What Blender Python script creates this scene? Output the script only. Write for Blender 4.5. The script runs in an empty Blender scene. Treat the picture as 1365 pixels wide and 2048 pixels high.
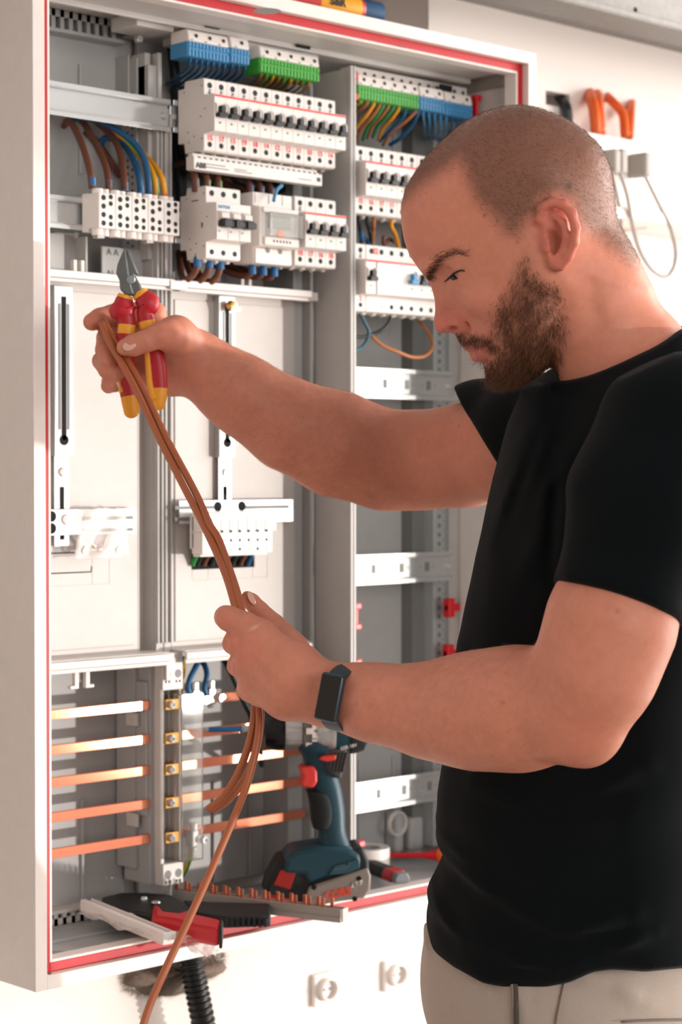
import bpy, bmesh, math, random
import numpy as np
from mathutils import Vector, Matrix, Euler
random.seed(7); np.random.seed(7)
SC = bpy.context.scene
COL = SC.collection

# ------------------------------------------------------------------ camera
ZB = 0.866                                   # height of the cabinet's lower edge above the floor
F_PX, YAW, PITCH, ROLL = 4004.7, .7604, -.0201, .0006
CAM = np.array([-1.2137, -1.7438, .5488 + ZB])
FW = np.array([math.sin(YAW)*math.cos(PITCH), math.cos(YAW)*math.cos(PITCH), math.sin(PITCH)])
RT = np.array([math.cos(YAW), -math.sin(YAW), 0.])
UP = np.cross(RT, FW)
cam_d = bpy.data.cameras.new('camera'); cam = bpy.data.objects.new('camera', cam_d); COL.objects.link(cam)
cam_d.sensor_fit = 'VERTICAL'; cam_d.sensor_height = 36.; cam_d.lens = F_PX*36./2048.
cam_d.clip_start = .05
R3 = Matrix(((RT[0], UP[0], -FW[0]), (RT[1], UP[1], -FW[1]), (RT[2], UP[2], -FW[2])))
cam.matrix_world = Matrix.Translation(Vector(CAM)) @ R3.to_4x4()
cam_d.dof.use_dof = True; cam_d.dof.focus_distance = 1.84; cam_d.dof.aperture_fstop = 8.0
SC.camera = cam
def ray(x, y): return FW + (x-682.5)/F_PX*RT - (y-1024)/F_PX*UP
def at(x, y, Y):                              # where the sight line through a photo pixel meets the plane y = Y
    d = ray(x, y); return CAM + d*((Y-CAM[1])/d[1])
def atx(x, y, X):
    d = ray(x, y); return CAM + d*((X-CAM[0])/d[0])
def atz(x, y, Z):
    d = ray(x, y); return CAM + d*((Z-CAM[2])/d[2])
def dep(x, y, D): return CAM + ray(x, y)*D

# ------------------------------------------------------------------ world, lights, exposure
W = bpy.data.worlds.new('world'); SC.world = W; W.use_nodes = True
bg = W.node_tree.nodes['Background']; bg.inputs[0].default_value = (1., .95, .92, 1); bg.inputs[1].default_value = .50
def area(name, loc, target, sx, sy, power, color):
    L = bpy.data.lights.new(name, 'AREA'); L.shape = 'RECTANGLE'; L.size = sx; L.size_y = sy; L.energy = power; L.color = color
    o = bpy.data.objects.new(name, L); COL.objects.link(o); o.location = loc
    o.rotation_euler = (Vector(target)-Vector(loc)).to_track_quat('-Z', 'Y').to_euler(); return o
area('doorway_daylight', (2.7, -1.75, 1.25), (0., -1.75, 1.25), 2.2, 2.6, 112, (1., .93, .87))
area('rear_fill', (-.7, -4.9, 2.0), (.1, -.2, 1.4), 2.6, 2.0, 100, (1., .95, .91))  # added fill behind the camera, brightens the man's near side and the device fronts
area('wall_top_fill', (2.45, -.75, 2.25), (.9, .2, 1.75), .5, 1.1, 26, (1., .95, .91))  # added fill with no window behind it, whitens the upper right wall
sun_d = bpy.data.lights.new('low_sun', 'SUN'); sun_d.energy = 2.6; sun_d.angle = math.radians(1.2); sun_d.color = (1., .91, .84)
sun = bpy.data.objects.new('low_sun', sun_d); COL.objects.link(sun); sun.location = (5, -4, 3)
SUN_DIR = Vector((-.632, .775, .105)); sun.rotation_euler = SUN_DIR.to_track_quat('-Z', 'Y').to_euler()
SC.view_settings.view_transform = 'Standard'; SC.view_settings.look = 'None'
SC.view_settings.exposure = -.09; SC.view_settings.gamma = 1.0; SC.view_settings.use_curve_mapping = False

# ------------------------------------------------------------------ materials
def lin(h):
    h = h.lstrip('#'); c = [int(h[i:i+2], 16)/255 for i in (0, 2, 4)]
    return tuple(v/12.92 if v <= .04045 else ((v+.055)/1.055)**2.4 for v in c) + (1,)
MATS = {}
def mat(name, hexc, rough=.5, metal=0., var=.06, scale=60., bump=0., bscale=400., spec=.5, trans=0., ior=1.45, alpha=1., sss=0., sheen=0., emit=0., coat=0., aniso=None):
    if name in MATS: return MATS[name]
    m = bpy.data.materials.new(name); m.use_nodes = True; nt = m.node_tree; b = nt.nodes['Principled BSDF']
    c = lin(hexc) if isinstance(hexc, str) else hexc
    tc = nt.nodes.new('ShaderNodeTexCoord')
    nz = nt.nodes.new('ShaderNodeTexNoise'); nz.inputs['Scale'].default_value = scale; nz.inputs['Detail'].default_value = 4
    if aniso:
        mp = nt.nodes.new('ShaderNodeMapping'); mp.inputs['Scale'].default_value = aniso
        nt.links.new(tc.outputs['Object'], mp.inputs[0]); nt.links.new(mp.outputs[0], nz.inputs[0])
    else: nt.links.new(tc.outputs['Object'], nz.inputs[0])
    mx = nt.nodes.new('ShaderNodeMix'); mx.data_type = 'RGBA'
    lo = tuple(max(0, v*(1-var)) for v in c[:3])+(1,); hi = tuple(min(1, v*(1+var)) for v in c[:3])+(1,)
    mx.inputs[6].default_value = lo; mx.inputs[7].default_value = hi
    nt.links.new(nz.outputs[0], mx.inputs[0]); nt.links.new(mx.outputs[2], b.inputs['Base Color'])
    b.inputs['Roughness'].default_value = rough; b.inputs['Metallic'].default_value = metal
    b.inputs['Specular IOR Level'].default_value = spec; b.inputs['IOR'].default_value = ior
    b.inputs['Transmission Weight'].default_value = trans; b.inputs['Alpha'].default_value = alpha
    if sss:
        b.inputs['Subsurface Weight'].default_value = sss; b.inputs['Subsurface Radius'].default_value = (1., .35, .2); b.inputs['Subsurface Scale'].default_value = .006
    if sheen: b.inputs['Sheen Weight'].default_value = sheen; b.inputs['Sheen Roughness'].default_value = .5
    if coat: b.inputs['Coat Weight'].default_value = coat
    if emit: b.inputs['Emission Color'].default_value = c; b.inputs['Emission Strength'].default_value = emit
    if bump:
        n2 = nt.nodes.new('ShaderNodeTexNoise'); n2.inputs['Scale'].default_value = bscale; n2.inputs['Detail'].default_value = 3
        nt.links.new(tc.outputs['Object'], n2.inputs[0])
        bp = nt.nodes.new('ShaderNodeBump'); bp.inputs['Strength'].default_value = bump; bp.inputs['Distance'].default_value = .002
        nt.links.new(n2.outputs[0], bp.inputs['Height']); nt.links.new(bp.outputs[0], b.inputs['Normal'])
    MATS[name] = m; return m
def stripes(name, h1, h2, scale, axis=0, rough=.4, duty=.5):          # two-colour lengthwise insulation (green and yellow)
    m = mat(name, h1, rough); nt = m.node_tree; b = nt.nodes['Principled BSDF']
    uv = nt.nodes.new('ShaderNodeUVMap'); sp = nt.nodes.new('ShaderNodeSeparateXYZ'); nt.links.new(uv.outputs[0], sp.inputs[0])
    ml = nt.nodes.new('ShaderNodeMath'); ml.operation = 'MULTIPLY'; ml.inputs[1].default_value = scale; nt.links.new(sp.outputs[axis], ml.inputs[0])
    fr = nt.nodes.new('ShaderNodeMath'); fr.operation = 'FRACT'; nt.links.new(ml.outputs[0], fr.inputs[0])
    gt = nt.nodes.new('ShaderNodeMath'); gt.operation = 'GREATER_THAN'; gt.inputs[1].default_value = duty; nt.links.new(fr.outputs[0], gt.inputs[0])
    mx = nt.nodes.new('ShaderNodeMix'); mx.data_type = 'RGBA'; mx.inputs[6].default_value = lin(h1); mx.inputs[7].default_value = lin(h2)
    nt.links.new(gt.outputs[0], mx.inputs[0]); nt.links.new(mx.outputs[2], b.inputs['Base Color']); return m
M_CAB = mat('cabinet_paint', '#d9d0ca', .42, bump=.03, bscale=900)
M_SHELL = mat('cabinet_inner_plastic', '#a9a9a8', .5)
M_PLATE = mat('cover_plate_plastic', '#bcb6b2', .45)
M_GREY = mat('grey_plastic', '#b3b1ae', .45)
M_LGREY = mat('light_grey_plastic', '#cfcac5', .4)
M_DGREY = mat('dark_grey_plastic', '#6f6f6d', .5)
M_RED = mat('red_gasket', '#b8131f', .5)
M_REDP = mat('red_plastic', '#c9151f', .35)
M_WHITE = mat('white_plastic', '#e8e1dc', .38)
M_BONE = mat('device_white', '#e3dcd7', .4)
M_SIDE = mat('device_side_grey', '#c4beb9', .5)
M_BLACK = mat('black_plastic', '#14181a', .4)
M_HOLE = mat('hole_black', '#0c1011', .9)
M_SHAFT = mat('hole_green_black', '#10201f', .7)
M_STEEL = mat('zinc_steel', '#c9cccd', .24, 1., var=.05, scale=20, aniso=(4, 4, 120))
M_CHROME = mat('bright_screw', '#d8d8d6', .15, 1.)
M_COPPER = mat('copper', '#d99074', .22, 1., var=.10, scale=8, aniso=(2, 40, 60))
def beck(m, col, rough, fac, base):                 # a tight polished lobe over the brushed metal
    nt = m.node_tree; b = nt.nodes['Principled BSDF']; out = nt.nodes['Material Output']
    g = nt.nodes.new('ShaderNodeBsdfAnisotropic'); g.distribution = 'BECKMANN'; g.inputs['Color'].default_value = lin(col); g.inputs['Roughness'].default_value = rough
    mx = nt.nodes.new('ShaderNodeMixShader'); mx.inputs[0].default_value = fac
    nt.links.new(b.outputs[0], mx.inputs[1]); nt.links.new(g.outputs[0], mx.inputs[2]); nt.links.new(mx.outputs[0], out.inputs['Surface']); b.inputs['Roughness'].default_value = base
beck(M_COPPER, '#e0987a', .13, .15, .78); beck(M_STEEL, '#d4d6d6', .16, .4, .62); beck(M_CHROME, '#b8b8b6', .10, .3, .8)
M_BRASS = mat('brass', '#d9a662', .3, 1.)
M_BLUEP = mat('terminal_blue', '#468dbd', .4)
M_GREENP = mat('terminal_green', '#46a63f', .4)
M_BROWN = mat('wire_brown', '#673c2b', .45)
M_BLUEW = mat('wire_blue', '#18547e', .45)
M_BLACKW = mat('wire_black', '#1d2326', .45)
M_ORW = mat('wire_orange_brown', '#a8683a', .45)
M_YEL = mat('wire_yellow', '#e59a1c', .45)
M_GY = stripes('wire_green_yellow', '#e0a01c', '#2f9a3c', 2., 0, .45, .62)
M_GREENW = mat('wire_green', '#2c8a46', .45)
M_FER = mat('ferrule_blue', '#205f95', .4)
M_FERG = mat('ferrule_green', '#2fae3a', .4)
M_FERR = mat('ferrule_red', '#cf2a2e', .4)
M_SWIRE = mat('held_wire_brown', '#a65c37', .42, var=.05)
M_REDPR = mat('red_print', '#f0403c', .6)
M_DPR = mat('dark_print', '#4a4a4c', .6)
M_CLEAR = mat('clear_plastic', '#f4f4f2', .025, spec=.3, trans=.97, ior=1.25, var=0.)
M_FILM = mat('thin_film', '#f4efec', .18, trans=.0, alpha=.36, var=0.)

# ------------------------------------------------------------------ mesh helpers
TR = {}                                       # world matrix of every empty, by name
def wm(o):
    m = Matrix.Identity(4)
    while o is not None:
        m = TR.get(o.name, Matrix.Identity(4)) @ m; o = o.parent
    return m
def tag(o, label=None, cat=None, group=None, kind=None):
    if label: o['label'] = label
    if cat: o['category'] = cat
    if group: o['group'] = group
    if kind: o['kind'] = kind
    return o
def thing(name, label, cat, loc=(0, 0, 0), rot=None, group=None, kind=None):
    o = bpy.data.objects.new(name, None); COL.objects.link(o); o.empty_display_size = .02
    M = Matrix.Translation(Vector(loc))
    if rot is not None: M = M @ (rot.to_4x4() if isinstance(rot, Matrix) else Euler(rot).to_matrix().to_4x4())
    o.matrix_world = M; o.location = M.to_translation(); o.rotation_euler = M.to_euler(); TR[o.name] = M
    return tag(o, label, cat, group, kind)
def basis(x, y, z=None):                      # columns = local axes in world; orthonormalised from x and y
    x = Vector(x).normalized(); y = Vector(y); y = (y - x*y.dot(x)).normalized(); z = x.cross(y)
    return Matrix((x, y, z)).transposed()
def catmull(P, n=8):
    P = [np.array(p, float) for p in P]; out = []
    Q = [2*P[0]-P[1]] + P + [2*P[-1]-P[-2]]
    for i in range(1, len(Q)-2):
        for k in range(n):
            t = k/n; a, b, c, d = Q[i-1], Q[i], Q[i+1], Q[i+2]
            out.append(.5*((2*b)+(c-a)*t+(2*a-5*b+4*c-d)*t*t+(3*b-a-3*c+d)*t**3))
    out.append(P[-1]); return out
class MB:
    def __init__(s): s.v = []; s.f = []; s.m = []; s.uv = {}; s.cur = 0
    def add(s, V, Fs, uvs=None):
        o = len(s.v); s.v.extend([tuple(map(float, p)) for p in V])
        for i, f in enumerate(Fs):
            if uvs is not None: s.uv[len(s.f)] = uvs[i]
            s.f.append(tuple(k+o for k in f)); s.m.append(s.cur)
        return s
    def mi(s, i): s.cur = i; return s
    def box(s, lo, hi, R=None, c=None):
        V = [Vector((x, y, z)) for x in (lo[0], hi[0]) for y in (lo[1], hi[1]) for z in (lo[2], hi[2])]
        if R is not None: V = [R @ p + Vector(c if c is not None else (0, 0, 0)) for p in V]
        return s.add(V, [(0, 1, 3, 2), (4, 6, 7, 5), (0, 4, 5, 1), (2, 3, 7, 6), (0, 2, 6, 4), (1, 5, 7, 3)])
    def prism(s, poly, ax, a, b, T=None):     # poly in the two other axes (cyclic order), extruded along ax from a to b
        n = len(poly); area2 = sum(poly[i][0]*poly[(i+1) % n][1]-poly[(i+1) % n][0]*poly[i][1] for i in range(n))
        if area2 < 0: poly = poly[::-1]
        def pt(p, t):
            q = [0, 0, 0]; q[ax] = t; q[(ax+1) % 3] = p[0]; q[(ax+2) % 3] = p[1]; q = Vector(q); return T @ q if T is not None else q
        V = [pt(p, a) for p in poly] + [pt(p, b) for p in poly]
        if b < a: V = V[n:]+V[:n]
        return s.add(V, [tuple(range(n))[::-1], tuple(range(n, 2*n))] + [(i, (i+1) % n, (i+1) % n+n, i+n) for i in range(n)])
    def ring_loft(s, rings, cap=(True, True), closed=True):
        n = len(rings[0]); V = [p for r in rings for p in r]; Fs = []; uvs = []
        for i in range(len(rings)-1):
            for j in range(n if closed else n-1):
                k = (j+1) % n; Fs.append((i*n+j, i*n+k, (i+1)*n+k, (i+1)*n+j))
                u0, u1, v0, v1 = j/n, (j+1)/n, i/(len(rings)-1), (i+1)/(len(rings)-1); uvs.append(((u0, v0), (u1, v0), (u1, v1), (u0, v1)))
        if cap[0]: Fs.append(tuple(range(n))[::-1]); uvs.append(tuple((0, 0) for _ in range(n)))
        if cap[1]: o = (len(rings)-1)*n; Fs.append(tuple(range(o, o+n))); uvs.append(tuple((0, 0) for _ in range(n)))
        return s.add(V, Fs, uvs)
    def tube(s, P, r, n=10, cap=(True, True), smoothn=0, flat=1., ref=None, twist=0.):
        if smoothn: 
            rr = r; m0 = len(P); P = catmull(P, smoothn)
            if not np.isscalar(rr): rr = np.interp(np.linspace(0, m0-1, len(P)), range(m0), rr)
            r = rr
        P = [Vector(p) for p in P]; rad = [r]*len(P) if np.isscalar(r) else list(r)
        rings = []; prev = Vector(ref) if ref is not None else None
        for i, p in enumerate(P):
            t = (P[min(i+1, len(P)-1)]-P[max(i-1, 0)]).normalized()
            if prev is None: prev = t.orthogonal()
            u = (prev - t*prev.dot(t))
            if u.length < 1e-6: u = t.orthogonal()
            u.normalize(); w = t.cross(u); prev = u
            a0 = twist*i
            rings.append([p+(u*math.cos(a0+2*math.pi*k/n)+w*math.sin(a0+2*math.pi*k/n)*flat)*rad[i] for k in range(n)])
        return s.ring_loft(rings, cap)
    def cyl(s, p0, p1, r0, r1=None, n=16, cap=(True, True)): return s.tube([p0, p1], [r0, r0 if r1 is None else r1], n, cap)
    def lathe(s, prof, o=(0, 0, 0), ax=(0, 0, 1), n=24, cap=(True, True)):   # prof: (radius, height)
        z = Vector(ax).normalized(); u = z.orthogonal().normalized(); w = z.cross(u); o = Vector(o)
        return s.ring_loft([[o+z*h+(u*math.cos(2*math.pi*k/n)+w*math.sin(2*math.pi*k/n))*r for k in range(n)] for r, h in prof], cap)
    def ball(s, c, r, n=12, m=8, sc=(1, 1, 1), R=None):
        rings = []
        for i in range(m+1):
            a = -math.pi/2+math.pi*i/m; rr = max(math.cos(a), 1e-3)
            ring = []
            for k in range(n):
                q = Vector((math.cos(2*math.pi*k/n)*rr*sc[0], math.sin(2*math.pi*k/n)*rr*sc[1], math.sin(a)*sc[2]))*r
                if R is not None: q = R @ q
                ring.append(Vector(c)+q)
            rings.append(ring)
        return s.ring_loft(rings)
    def disc(s, c, nrm, r, n=14, sx=1.):
        z = Vector(nrm).normalized(); u = z.orthogonal().normalized(); w = z.cross(u); c = Vector(c)
        return s.add([c+(u*math.cos(2*math.pi*k/n)*sx+w*math.sin(2*math.pi*k/n))*r for k in range(n)], [tuple(range(n))])
    def mesh(s, name, mats, inv=None):
        me = bpy.data.meshes.new(name); V = [inv @ Vector(p) for p in s.v] if inv is not None else s.v
        me.from_pydata([tuple(p) for p in V], [], s.f)
        for m in (mats if isinstance(mats, (list, tuple)) else [mats]): me.materials.append(m)
        me.polygons.foreach_set('material_index', s.m)
        if s.uv:
            ul = me.uv_layers.new(name='UVMap')
            for pi, uvs in s.uv.items():
                for li, q in zip(me.polygons[pi].loop_indices, uvs): ul.data[li].uv = q
        me.update(); return me
    def build(s, name, mats, parent=None, bevel=0., smooth=False, local=False, seg=2, ang=40, sub=0):
        inv = wm(parent).inverted() if (parent is not None and not local) else None
        me = s.mesh(name, mats, inv)
        return link(name, me, parent, bevel, smooth, seg, ang, sub)
def link(name, me, parent=None, bevel=0., smooth=False, seg=2, ang=40, sub=0):
    o = bpy.data.objects.new(name, me); COL.objects.link(o)
    if parent is not None: o.parent = parent
    if smooth:
        me.polygons.foreach_set('use_smooth', [True]*len(me.polygons))
        if smooth != 'all': me.set_sharp_from_angle(angle=math.radians(ang))
    if bevel:
        b = o.modifiers.new('bevel', 'BEVEL'); b.width = bevel; b.segments = seg; b.limit_method = 'ANGLE'; b.angle_limit = math.radians(35); b.harden_normals = False
    if sub:
        q = o.modifiers.new('sub', 'SUBSURF'); q.levels = sub; q.render_levels = sub
    return o
def copy_tree(o, loc=None, M=None, parent=None, label=None, group=None):
    c = o.copy(); COL.objects.link(c)
    if parent is not None: c.parent = parent
    if loc is not None:
        c.location = loc; m = TR[o.name].copy(); m.translation = Vector(loc); TR[c.name] = m
    if label: c['label'] = label
    if group: c['group'] = group
    for ch in list(o.children): copy_tree(ch, parent=c)
    return c
def textmesh(txt, size, origin, xd, yd, lift=.0003, align='LEFT', bold=0., spacing=1.):
    cu = bpy.data.curves.new('txt', 'FONT'); cu.body = txt; cu.size = size; cu.align_x = align; cu.align_y = 'CENTER'; cu.offset = bold; cu.resolution_u = 3; cu.space_character = spacing
    o = bpy.data.objects.new('txt', cu); COL.objects.link(o)
    dg = bpy.context.evaluated_depsgraph_get(); me = bpy.data.meshes.new_from_object(o.evaluated_get(dg))
    bpy.data.objects.remove(o); bpy.data.curves.remove(cu)
    x = Vector(xd).normalized(); y = Vector(yd); y = (y-x*y.dot(x)).normalized(); z = x.cross(y)
    mb = MB(); V = [Vector(origin)+x*v.co.x+y*v.co.y+z*lift for v in me.vertices]; mb.add(V, [tuple(p.vertices) for p in me.polygons])
    bpy.data.meshes.remove(me); return mb
XV, YV, ZV = Vector((1, 0, 0)), Vector((0, 1, 0)), Vector((0, 0, 1))
# ------------------------------------------------------------------ setting
CW, CH, CD = .80, 1.10, .21                    # cabinet width, height, depth; its back sits on the wall plane y = CD
M_WALL = mat('wall_plaster', '#f1e9e4', .85, bump=.12, bscale=70, var=.02, scale=3)
M_FLOOR = mat('floor_concrete', '#9b948d', .8, bump=.2, bscale=60, var=.12, scale=6)
def grid_wall(name, xs, zs, holes, Y, depth):
    mb = MB()
    for i in range(len(xs)-1):
        for j in range(len(zs)-1):
            cx, cz = (xs[i]+xs[i+1])/2, (zs[j]+zs[j+1])/2
            inh = any(h[0] < cx < h[1] and h[2] < cz < h[3] for h in holes)
            y = Y+depth if inh else Y
            mb.add([(xs[i], y, zs[j]), (xs[i+1], y, zs[j]), (xs[i+1], y, zs[j+1]), (xs[i], y, zs[j+1])], [(0, 1, 2, 3)])
    for (a, b, c, d) in holes:
        e = Y+depth
        mb.add([(a, Y, c), (b, Y, c), (b, Y, d), (a, Y, d), (a, e, c), (b, e, c), (b, e, d), (a, e, d)], [(0, 4, 5, 1), (3, 2, 6, 7), (0, 3, 7, 4), (1, 5, 6, 2)])
    x0, x1, z0, z1 = xs[0], xs[-1], zs[0], zs[-1]; e = Y+depth+.03
    mb.add([(x0, e, z0), (x1, e, z0), (x1, e, z1), (x0, e, z1)], [(3, 2, 1, 0)])
    return mb
n0 = at(640, 0, CD)[0]; n1 = at(858, 60, CD)[0]
h1 = (n0-.06, n1, ZB+CH-.02, ZB+CH+.13)        # niche above the cabinet
c0 = at(1092, 180, CD); c1 = at(1140, 225, CD)
h2 = (c0[0], c1[0], c1[2]+.005, c0[2])
xs = sorted([-3.2, 3.0, h1[0], h1[1], h2[0], h2[1]]); zs = sorted([0, 2.7, h1[2], h1[3], h2[2], h2[3]])
tag(grid_wall('wall_back', xs, zs, [h1, h2], CD, .12).build('wall_back', M_WALL), kind='structure')
mb = MB(); mb.box((-3.2, -4.2, -.06), (3.0, CD+.15, 0)); tag(mb.build('floor', M_FLOOR), kind='structure')
# right wall with garage doorway; its unseen head lowered to cut off the sun
WX = 2.75; wy0, wy1, wz0, wz1 = -4.15, -.30, .03, 1.27
mb = MB()
mb.box((WX, -4.2, 0), (WX+.12, wy0, 2.7)); mb.box((WX, wy1, 0), (WX+.12, CD, 2.7)); mb.box((WX, wy0, 0), (WX+.12, wy1, wz0)); mb.box((WX, wy0, wz1), (WX+.12, wy1, 2.7))
tag(mb.build('wall_right', M_WALL), kind='structure')
mb = MB(); mb.box((WX-.02, wy0-.05, wz1), (WX+.14, wy1+.05, wz1+.05)); tag(mb.build('trim_1', M_WHITE, bevel=.004), kind='structure')

mb = MB(); mb.box((-2.62, -4.2, 0), (-2.5, CD, 2.7)); tag(mb.build('wall_left_blocker', mat('blocker_grey', '#8f8680', .9, bump=.1, bscale=60)), kind='structure')  # unseen wall added to block ambient light from the left

# ------------------------------------------------------------------ cabinet
cab = thing('electrical_cabinet', 'open pale grey wall cabinet with a red gasket round its front frame', 'electrical cabinet', (0, 0, ZB))
def Z(z): return ZB+z
mb = MB(); t = .0016
mb.box((0, .001, Z(0)), (t, CD-.001, Z(CH))); mb.box((CW-t, .001, Z(0)), (CW, CD-.001, Z(CH)))
mb.box((t, .001, Z(0)), (CW-t, CD-.001, Z(t))); mb.box((t, .001, Z(CH-t)), (CW-t, CD-.001, Z(CH)))
mb.box((t, CD-.004, Z(t)), (CW-t, CD-.002, Z(CH-t)))
for z in (.545, .02, .07):                     # rivet dimples on the side
    pass
mb.build('enclosure', M_CAB, cab, bevel=.0006)
def ring(mb, i0, i1, y0, y1):
    for lo, hi in (((i0, i0), (i1, CH-i0)), ((CW-i1, i0), (CW-i0, CH-i0)), ((i1, i0), (CW-i1, i1)), ((i1, CH-i1), (CW-i1, CH-i0))):
        mb.box((lo[0], y0, Z(lo[1])), (hi[0], y1, Z(hi[1])))
mb = MB(); ring(mb, 0, .015, -.0005, .0012); ring(mb, .0138, .015, .0012, .0125); ring(mb, .015, .0262, .0125, .0137)
ring(mb, .0256, .0284, .0095, .0125); ring(mb, .0272, .0284, .0125, .03)
mb.build('front_frame', mat('frame_paint', '#e4dad4', .38), cab, bevel=.0005)
mb = MB(); ring(mb, .0152, .0255, .0098, .0124); mb.build('gasket', M_RED, cab, bevel=.0007)['label'] = 'red sealing gasket'
for (px, py) in ((37, 940), (30, 1875), (48, 1045)):
    p = atx(px, py, 0.); mb = MB(); mb.cyl((p[0]-.0006, p[1], p[2]), (p[0]+.0005, p[1], p[2]), .0022, n=10); mb.build('rivet', M_CAB, cab)
p = at(99, 1952.5, .006); mb = MB(); mb.cyl((p[0], .006, Z(.0145)), (p[0], .006, Z(.0154)), .0022, n=10); mb.build('drain_hole', M_HOLE, cab)

BY = .190                                      # back panels
def fieldback(x0, x1):
    mb = MB(); mb.box((x0, BY, Z(.03)), (x1, BY+.006, Z(CH-.004)))
    for k in range(1, 4):
        xx = x0+(x1-x0)*k/4.; mb.box((xx-.0025, BY-.0035, Z(.032)), (xx+.0025, BY, Z(.16))); mb.box((xx-.0025, BY-.0035, Z(.9)), (xx+.0025, BY, Z(1.03)))
    return mb
for x0, x1 in ((.012, .262), (.285, .522), (.53, .788)): fieldback(x0, x1).build('back_panel', M_SHELL, cab, bevel=.001)
# slotted combs along the top and bottom of the back
def comb(x0, x1, z0, z1, up):
    mb = MB(); n = int((x1-x0)/.0125); dy = BY-.016
    for k in range(n):
        xa = x0+k*.0125; mb.box((xa, dy-.004, Z(z0)), (xa+.0055, dy, Z(z1)))
    mb.box((x0, dy-.004, Z(z0 if up else z1-.008)), (x1, dy, Z(z0+.008 if up else z1)))
    mb.box((x0, dy-.006, Z(z0-.004)), (x1, BY, Z(z0))); mb.box((x0, dy-.006, Z(z1)), (x1, BY, Z(z1+.004)))
    return mb
comb(.02, .25, .0195, .033, True).build('cable_comb', M_LGREY, cab); comb(.02, .25, 1.062, 1.084, False).build('cable_comb', M_SHELL, cab)
# floor tray and ceiling of the inside
mb = MB(); mb.box((.0285, .013, Z(.0165)), (CW-.0285, BY, Z(.0185)))
mb.box((.03, .031, Z(.0185)), (CW-.03, .034, Z(.027))); mb.box((.03, .10, Z(.0185)), (.25, .104, Z(.022))); mb.box((.03, .165, Z(.0185)), (.25, BY, Z(.0195)))
mb.box((.10, .05, Z(.0185)), (.105, .054, Z(.02)))
mb.build('floor_tray', mat('tray_plastic', '#b3b5b6', .45), cab, bevel=.001)
for xx, yy in ((.055, .045), (.085, .135)):
    mb = MB(); mb.lathe([(.0, .0186), (.021, .0186), (.021, .0235), (.019, .0235), (.019, .0195), (0, .0195)], (xx, yy, ZB), n=28); mb.build('tray_boss', mat('tray_plastic', '#b3b5b6'), cab, smooth=True)
mb = MB(); mb.box((.0285, .03, Z(CH-.025)), (CW-.0285, .095, Z(CH-.022))); mb.box((.0285, .09, Z(CH-.031)), (CW-.0285, .096, Z(CH-.022)))
mb.box((.26, .096, Z(CH-.030)), (CW-.0285, BY, Z(CH-.026))); mb.box((.0285, .096, Z(CH-.016)), (.26, BY, Z(CH-.012)))
mb.box((.215, .10, Z(CH-.036)), (.27, .15, Z(CH-.020))); mb.box((.30, .098, Z(CH-.040)), (.50, .16, Z(CH-.030)))
mb.build('top_tray', mat('inner_top_plastic', '#c6c2be', .45), cab, bevel=.0015)
for px, py in ((535, 22), (790, 97)):
    p = at(px, py, .02); p = atz(px, py, Z(CH-.0251)); mb = MB(); mb.disc((p[0], p[1], Z(CH-.0252)), (0, 0, 1), .016, 24); mb.build('knockout', M_SHELL, cab)
for px, py in ((600, 92), (418, 52), (885, 180)):
    p = at(px, py, .094); mb = MB(); mb.box((p[0]-.012, .086, p[2]-.004), (p[0]+.012, .0895, p[2]+.006)); mb.build('knockout', M_HOLE, cab, bevel=.002)

# centre post between the left and middle fields
mb = MB()
mb.box((.262, .132, Z(.33)), (.288, BY, Z(.80))); mb.box((.2635, .128, Z(.325)), (.2745, .134, Z(.98))); mb.box((.2755, .128, Z(.325)), (.2865, .134, Z(.98)))
for xx in (.2635, .270, .2755, .2835): mb.box((xx, .1245, Z(.345)), (xx+.0028, .128, Z(.97)))
mb.box((.258, .134, Z(.80)), (.274, .168, Z(1.03))); mb.box((.270, .130, Z(.985)), (.2755, .152, Z(1.045))); mb.box((.258, .140, Z(.99)), (.266, .168, Z(1.045)))
mb.build('centre_post', M_GREY, cab, bevel=.0008)
mb = MB(); mb.box((.2545, .152, Z(.78)), (.2575, .182, Z(1.04)))
mb.box((.2520, .165, Z(1.0)), (.2545, BY, Z(1.045)))
ps = mb.build('perforated_strip', M_SHELL, cab, bevel=.0005)
mb = MB()
for k in range(30):
    for q in range(2):
        z = .785+k*.0082+q*.0041
        if z < 1.0: mb.disc((.2543, .160+q*.009, Z(z)), (-1, 0, 0), .0018, 10)
mb.build('strip_holes', M_HOLE, ps)['kind'] = 'stuff'
p = at(274, 79, .142); mb = MB(); mb.cyl((p[0], .142, p[2]), (p[0], .135, p[2]), .0045, n=12); mb.build('screw', M_CHROME, cab, bevel=.0006)

# divider panel between the middle and right fields
mb = MB(); mb.box((.5215, .066, Z(.03)), (.5285, .132, Z(1.052)))
mb.box((.5205, .0615, Z(.03)), (.5245, .067, Z(1.055))); mb.box((.5258, .0615, Z(.03)), (.5298, .067, Z(1.055)))
mb.build('divider_panel', M_GREY, cab, bevel=.0008)
mb = MB(); mb.box((.4875, .142, Z(.03)), (.5215, BY, Z(1.05))); mb.box((.5115, .126, Z(.03)), (.5165, .142, Z(1.05))); mb.box((.4875, .132, Z(.33)), (.492, .142, Z(1.0)))
mb.build('field_post', M_SHELL, cab, bevel=.0008)

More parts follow.
